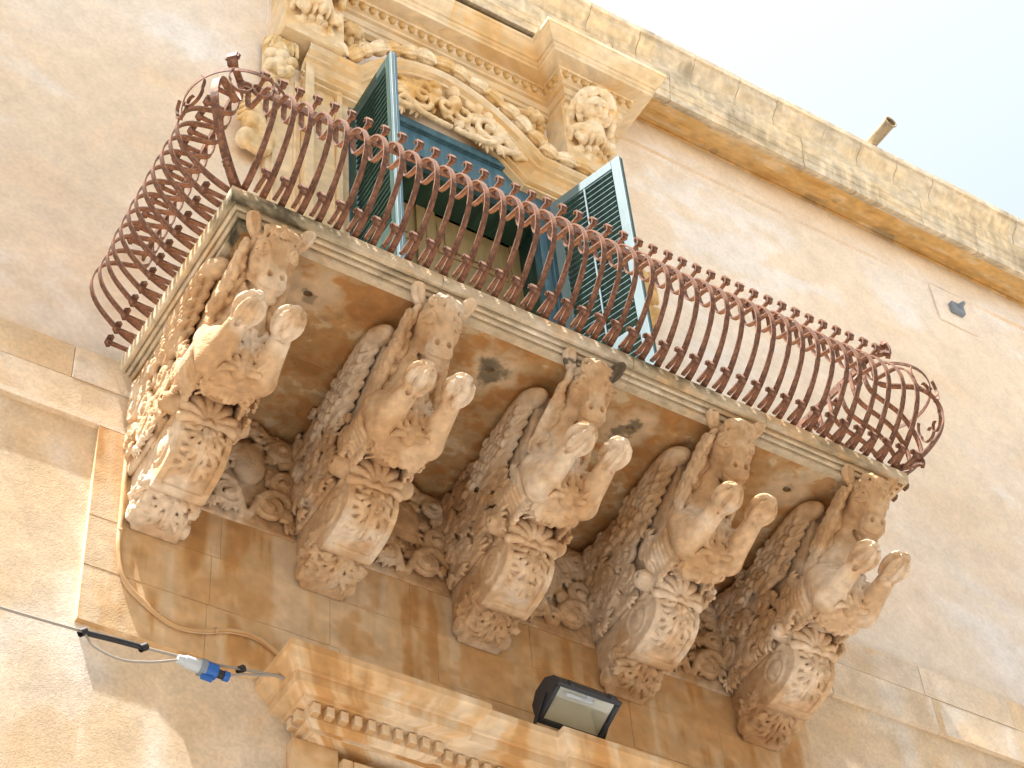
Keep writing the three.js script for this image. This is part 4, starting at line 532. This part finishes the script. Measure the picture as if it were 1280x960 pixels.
    G.leaf((u, v, n) => { const [z, y] = front(v / 0.30 * 0.98), a = mix(0.2, 1.3, clamp(v / 0.3, 0, 1)); return [u, y - Math.sin(a) * (n - 0.012), z + Math.cos(a) * (n - 0.012)]; }, 0.100, 0.27, 4, 0.024, R, 0.004);
    mesh('console', up(G.build(S3)), M.carve, t);
  }
  // --- scallop shell with two curls over the console
  {
    const G = new Field(-0.19, 0.19, -1.0, -0.70, 0.50, 0.82, 0.0066), nr = 8, py = -0.93, pz = 0.625;
    for (let i = 0; i < nr; i++) { const a = mix(-0.05, Math.PI + 0.05, i / (nr - 1)), r = 0.135, q = (d, n) => [d * r * Math.cos(a), py + d * r * Math.sin(a) * 0.92 - n * 0.4, pz + d * r * Math.sin(a) * 0.38 + n * 0.9]; G.spline([q(0.05, 0.01), q(0.45, 0.034), q(0.8, 0.030), q(1.02, 0.004)], (u) => 0.011 + 0.0185 * u, 8, 0.0015); }
    G.ell([0, -0.875, 0.648], [0.12, 0.085, 0.03], 0.01, false, [0.4, 0, 0]); for (const s of [-1, 1]) { G.spline([[0, -0.945, 0.650], [s * 0.045, -0.955, 0.645], [s * 0.085, -0.935, 0.625], [s * 0.115, -0.90, 0.60]], 0.0135, 8, 0.003); G.scroll([s * 0.12, -0.905, 0.605], [s, 0, 0], [0, 1, 0], 0.030, 0.008, -1.2, 0.013, 0.011, 0.003, 1.5); } G.ball([0, -0.945, 0.655], 0.019);
    mesh('shell', up(G.build(S3)), M.carve, t);
  }
  // --- carved pendant at the wall
  {
    const G = new Field(-0.20, 0.20, -1.24, -0.98, 0.02, 0.33, 0.0075); G.poly([[0.04, -1.03], [0.26, -1.03], [0.26, -1.10], [0.20, -1.145], [0.13, -1.185], [0.04, -1.205]], 0, 0.135, 0.008, false, 0.02);
    for (const s of [-1, 1]) { G.scroll([s * 0.145, -1.145, 0.10], [0, 0, 1], [0, 1, 0], 0.045, 0.012, 1.3, 0.02, 0.018, 0.005, 1); for (let i = 0; i < 9; i++) G.fan([s * (0.02 + 0.12 * R()), -1.07 - 0.09 * R(), 0.255 - 0.10 * R()], [1, 0, 0], [0, 0.65, 0.75], [0, -0.75, 0.65], R() * 6.28, 0.05, 0.013, 4, R); }
    G.leaf((u, v, n) => { const c = clamp(v / 0.2, 0, 1.1), a = mix(0.5, 1.2, c); return [u, mix(-1.075, -1.20, c) - Math.sin(a) * (n - 0.004), mix(0.262, 0.075, c * c) + Math.cos(a) * (n - 0.004)]; }, 0.10, 0.18, 3, 0.022, R, 0.004);
    mesh('pendant', up(G.build(S3)), M.carve, t);
  }
}
for (let k = 0; k < 5; k++) horseCorbel(k);
// ------------------------------------------------------------------ wrought iron pot-bellied railing
const rail = thing('balcony_railing', 'rusty wrought iron pot-bellied balcony railing with hooked spikes and corner scrolls', 'railing');
{
  const R = rng(42), prof = [[-0.14, 0.025], [0, 0.045], [0.11, 0.10], [0.20, 0.18], [0.268, 0.27], [0.302, 0.375], [0.295, 0.48], [0.255, 0.575], [0.205, 0.63], [0.14, 0.66], [0.05, 0.69], [-0.004, 0.725], [-0.026, 0.80], [-0.022, 0.945]];
  const pts = crv(prof.map(([u, y]) => V(0, y, u)), 44), bal = bar(pts, V(1, 0, 0), 0.034, 0.009, (t) => 1.15 - 0.27 * sstep(0, 0.3, t));
  const yTop = (x) => mix(1, 1.075, clamp(x / SW, 0, 1));
  // hooks: short bar out, knuckle turned up, cross pin
  const hook = (len, w) => mergeGeometries([bar([V(0, 0, -0.02), V(0, 0.004, len)], V(1, 0, 0), w, 0.013), bar([V(0, -0.016, len - 0.004), V(0, 0.014, len + 0.010), V(0, 0.036, len + 0.004), V(0, 0.050, len - 0.020)], V(1, 0, 0), w * 1.5, 0.022), bar([V(-w * 1.15, 0.034, len - 0.002), V(w * 1.15, 0.020, len + 0.008)], V(0, 1, 0), 0.014, 0.012)]);
  const hookTop = hook(0.075, 0.024), hookLow = hook(0.10, 0.023);
  const add = (g, n, x, y, z, turn, sy = 1) => { const o = mesh(n, g, M.rust, rail); o.position.set(x, y, z); o.rotation.y = turn + (R() - 0.5) * 0.06; o.scale.set(1, sy * (1 + (R() - 0.5) * 0.01), 1 + (R() - 0.5) * 0.05); return o; };
  const zF = SD, ry = (x) => 0.945 * yTop(x);
  for (let i = 0; i < 41; i++) { const x = 0.075 + i * 0.1065; add(bal, 'baluster', x, 0, zF, 0, yTop(x)); add(hookLow, 'lower_hook', x + 0.055, 0.03, zF + 0.01, 0); add(hookTop, 'upper_hook', x + 0.05, ry(x) + 0.004, zF - 0.008, 0); }
  for (const [bx, th, s] of [[0, -Math.PI / 2, 0], [SW, Math.PI / 2, SW]]) for (let i = 0; i < 12; i++) { const z = 0.13 + i * 0.1065, x = bx ? SW - 0.05 * (1 - z / SD) : 0.05 * (1 - z / SD); add(bal, 'baluster', x + (bx ? -0.01 : 0.01), 0, z, th, yTop(s)); add(hookLow, 'lower_hook', bx ? SW - 0.0 : 0.0, 0.03, z - 0.045, th); if (i % 2 === 0 || !bx) add(hookTop, 'upper_hook', x + (bx ? 0.005 : -0.005), ry(s) + 0.004, z - 0.045, th); }
  for (const [x, th, s] of [[0.0, -Math.PI / 4, 0], [SW, Math.PI / 4, SW]]) { const o = add(bal, 'corner_baluster', x, 0, zF, th, yTop(s)); o.scale.z = 1.02; o.scale.x = 1.4; const h = add(hookTop, 'corner_hook', x, ry(s) + 0.01, zF, th); h.scale.set(1.5, 1.6, 1.3); add(hookLow, 'lower_hook', x, 0.03, zF + 0.005, th); }
  const rb = (a, b) => mesh('rail', bar([V(...a), V(...b)], V(0, 1, 0), 0.056, 0.016), M.rust, rail);
  rb([0.015, 0.945, zF - 0.024], [SW * 0.5, ry(SW * 0.5), zF - 0.02]); rb([SW * 0.5, ry(SW * 0.5), zF - 0.0195], [SW - 0.015, ry(SW), zF - 0.024]); rb([0.022, 0.945, zF - 0.016], [0.08, 0.95, -0.05]); rb([SW - 0.022, ry(SW), zF - 0.016], [SW - 0.07, ry(SW), -0.05]);
  // corner ornaments: quarter ring round the belly and paired scrolls
  for (const [cx, s] of [[0, -1], [SW, 1]]) {
    const ring = []; for (let i = 0; i <= 16; i++) { const a = -0.6 + (Math.PI / 2 + 1.2) * i / 16; ring.push(V(cx + s * 0.285 * Math.sin(a), 0.60 * yTop(cx), zF + 0.285 * Math.cos(a))); } mesh('corner_ring', bar(ring, V(0, 1, 0), 0.024, 0.006), M.rust, rail);
    for (const [ang, d] of [[0.30, 1], [1.27, -1], [0.05, -1], [1.52, 1]]) {
      const U = V(s * Math.cos(ang), 0, -Math.sin(ang)), N = V(s * Math.sin(ang), 0, Math.cos(ang)), q = []; const n = 40; for (let i = 0; i <= n; i++) { const t = i / n; let a, r, c; if (t < 0.5) { const w = t * 2; a = 1.3 + w * 1.7 * Math.PI; r = mix(0.018, 0.075, w); } else { const w = (t - 0.5) * 2; a = 1.3 + 1.7 * Math.PI + w * 0.8; r = mix(0.075, 0.15, w); } const px = Math.cos(a) * r * d, py = Math.sin(a) * r; q.push(V(cx + N.x * 0.30 + U.x * px, 0.44 * yTop(cx) + py, zF + N.z * 0.30 + U.z * px)); }
      mesh('corner_scroll', bar(q, N, 0.02, 0.006), M.rust, rail);
    }
  }
}
// ------------------------------------------------------------------ small things on the wall
{
  const f = thing('floodlight', 'black wall floodlight with glass front tilted down above the portal cornice', 'floodlight');
  f.position.set(2.565, -1.70, 0.35); const tilt = group('lamp_head', f); tilt.rotation.x = -0.42;
  const w = 0.185, d = 0.115;   // half sizes of the glass, facing -y
  const hs = new THREE.Shape([[-d, 0], [-d, 0.05], [-d * 0.85, 0.11], [-d * 0.3, 0.15], [d * 0.5, 0.135], [d * 0.95, 0.07], [d, 0.03], [d, 0]].map((p) => new THREE.Vector2(...p))), hole = new THREE.Path([[-d + 0.012, 0.001], [d - 0.012, 0.001], [d - 0.014, 0.03], [d * 0.45, 0.12], [-d * 0.3, 0.135], [-d * 0.8, 0.095]].map((p) => new THREE.Vector2(...p)));
  const sh = new THREE.ExtrudeGeometry(hs, { depth: 0.012, bevelEnabled: true, bevelSize: 0.004, bevelThickness: 0.004, bevelSegments: 2 }); sh.rotateY(-Math.PI / 2); for (const x of [-w + 0.004, w + 0.008]) mesh('side_plate', sh.clone().translate(x, 0, 0), M.lampblack, tilt);
  const outl = [[-d, 0.0], [-d, 0.05], [-d * 0.85, 0.11], [-d * 0.3, 0.15], [d * 0.5, 0.135], [d * 0.95, 0.07], [d, 0.03], [d, 0]].map(([z, y]) => V(0, y, z)); mesh('housing', bar(outl, V(1, 0, 0), 2 * w - 0.01, 0.008), M.lampblack, tilt);
  for (const [x0, x1, z0, z1] of [[-w - 0.012, w + 0.012, -d - 0.012, -d + 0.014], [-w - 0.012, w + 0.012, d - 0.014, d + 0.012], [-w - 0.012, -w + 0.012, -d + 0.015, d - 0.015], [w - 0.012, w + 0.012, -d + 0.015, d - 0.015]]) mesh('bezel', box(x0, x1, -0.024, -0.004, z0, z1, 0.004), M.lampblack, tilt);
  mesh('glass', box(-w + 0.013, w - 0.013, -0.012, -0.009, -d + 0.015, d - 0.015), M.glass, tilt);
  const rf = new THREE.BufferGeometry(); { const a = [-w + 0.014, 0, -d + 0.014], b = [w - 0.014, 0, -d + 0.014], c = [w - 0.014, 0, d - 0.014], e = [-w + 0.014, 0, d - 0.014], p = [-w * 0.45, 0.085, 0.04], q = [w * 0.35, 0.085, 0.04]; rf.setAttribute('position', new THREE.Float32BufferAttribute([...a, ...b, ...q, ...a, ...q, ...p, ...b, ...c, ...q, ...c, ...e, ...p, ...c, ...p, ...q, ...e, ...a, ...p], 3)); rf.computeVertexNormals(); } mesh('reflector', boxUV(rf), M.refl, tilt);
  const bulb = new THREE.CapsuleGeometry(0.011, 0.15, 4, 10); bulb.rotateZ(Math.PI / 2); bulb.translate(0, 0.05, 0.045); mesh('bulb', bulb, M.plugwhite, tilt); const sock = new THREE.CylinderGeometry(0.02, 0.02, 0.02, 16); sock.translate(0.03, 0.02, 0.085); mesh('socket', sock, M.steel, tilt);
  for (const x of [-0.12, 0.13]) mesh('clip', box(x - 0.014, x + 0.014, -0.03, 0.02, d + 0.008, d + 0.022, 0.004), M.lampblack, tilt);
  for (const x of [-w - 0.022, w + 0.024]) mesh('bracket_arm', bar([V(x, 0.05, 0), V(x, -0.06, -0.10), V(x, -0.16, -0.16)], V(0, 0, 1), 0.03, 0.006), M.lampblack, f); mesh('bracket_foot', box(-w - 0.025, w + 0.027, -0.183, -0.176, -0.19, -0.14, 0.002), M.lampblack, f);
}
{
  const c = thing('strung_cable', 'thin grey cable strung along the wall with black sleeve, ending at the portal cornice', 'cable');
  mesh('wire', tube([[-4.2, -2.02, 0.2], [-1.5, -2.10, 0.2], [-0.5, -2.105, 0.2], [0.2, -2.07, 0.2], [0.55, -2.035, 0.2], [0.88, -1.985, 0.205]], 0.007, 60), M.cablegrey, c); mesh('sleeve', tube([[-0.105, -2.094, 0.2], [0.05, -2.08, 0.2], [0.205, -2.07, 0.2]], 0.014, 10), M.cableblack, c); for (const [x, y] of [[-0.1, -2.094], [0.2, -2.07], [0.70, -2.013]]) mesh('clamp', tube([[x - 0.014, y - 0.012, 0.2], [x + 0.014, y + 0.012, 0.2]], 0.02, 4), M.cableblack, c);
  mesh('eye_bolt', tube([[0.872, -1.985, 0.205], [0.90, -1.985, 0.205], [0.96, -1.99, 0.205]], 0.009, 8), M.cablegrey, c);
  const l = thing('plug_lead', 'slack grey lead looping below the strung cable to a blue plug', 'cable'); mesh('lead', tube([[-0.09, -2.10, 0.202], [-0.05, -2.16, 0.21], [0.08, -2.20, 0.22], [0.22, -2.165, 0.22], [0.38, -2.09, 0.22]], 0.006, 40), M.cablegrey, l); mesh('lead', tube([[0.62, -2.10, 0.22], [0.70, -2.05, 0.21], [0.79, -2.015, 0.20], [0.875, -1.99, 0.205]], 0.006, 20), M.cablegrey, l);
  const p = thing('plug', 'blue and grey weatherproof plug coupling hanging beside the portal cornice', 'plug'); p.position.set(0.49, -2.095, 0.22); p.rotation.z = -0.06;
  const cy = (n, r0, r1, x0, x1, m, parent = p) => { const g = new THREE.CylinderGeometry(r1, r0, x1 - x0, 18); g.rotateZ(-Math.PI / 2); g.translate((x0 + x1) / 2, 0, 0); return mesh(n, g, m, parent); };
  cy('cable_gland', 0.02, 0.026, -0.125, -0.09, M.plugwhite); cy('socket_body', 0.03, 0.034, -0.09, -0.01, M.plugwhite); cy('collar', 0.044, 0.044, -0.012, 0.016, M.boxgrey); cy('plug_body', 0.042, 0.038, 0.016, 0.075, M.plugblue); cy('plug_neck', 0.024, 0.02, 0.075, 0.115, M.cableblack); cy('cable_nut', 0.026, 0.024, 0.112, 0.14, M.plugblue); mesh('hinge_lug', box(0.0, 0.06, -0.062, -0.038, -0.012, 0.012, 0.004), M.plugblue, p);
}
{
  const c = thing('conduit', 'cable conduit painted like the wall, curving from the corbel to the portal cornice', 'conduit'); const z = PD + 0.012;
  mesh('pipe', tube([[0.085, -0.2, z], [0.084, -0.7, z], [0.084, -1.12, z], [0.092, -1.40, z], [0.139, -1.565, z], [0.243, -1.657, z], [0.405, -1.735, z], [0.557, -1.715, z], [0.702, -1.655, z], [0.847, -1.645, z], [0.968, -1.70, z], [1.06, -1.80, z], [1.10, -1.892, z]], 0.014, 90, 10), M.apron, c); for (const [x, y] of [[0.086, -1.25], [0.32, -1.705], [0.63, -1.685]]) mesh('pipe_clip', tube([[x - 0.008, y - 0.004, z], [x + 0.008, y + 0.004, z]], 0.018, 3), M.apron, c);
}
{
  const s = thing('water_spout', 'stone coloured drain spout jutting above the roof cornice', 'spout'); s.position.set(6.22, 5.50, 0.25); const g = new THREE.CylinderGeometry(0.052, 0.052, 0.75, 18, 1, true); const rim = new THREE.TorusGeometry(0.054, 0.009, 8, 20); rim.translate(0, 0, 0.375); g.rotateX(Math.PI / 2); const inn = new THREE.CylinderGeometry(0.044, 0.044, 0.72, 18, 1, true); inn.rotateX(Math.PI / 2);
  const T = group('pipe', s); T.rotation.x = 0.03; T.position.set(0, 0.05, 0.16); mesh('outer_pipe', boxUV(g), M.pipe, T); mesh('inner_pipe', boxUV(inn), M.pipe, T); mesh('rim', rim, M.pipe, T);
}
{
  const s = thing('sensor_box', 'small grey box with nozzle fixed on the repair panel below the frieze', 'sensor'); s.position.set(7.26, 4.46, 0.018); s.scale.setScalar(0.68); mesh('case', new RoundedBoxGeometry(0.20, 0.17, 0.07, 2, 0.015).translate(0, 0, 0.036), M.boxgrey, s); const n = new THREE.CylinderGeometry(0.022, 0.045, 0.09, 14); n.rotateX(Math.PI / 2); n.translate(0.02, 0.02, 0.11); mesh('nozzle', n, M.boxgrey, s);
}
renderer.render(scene, camera);
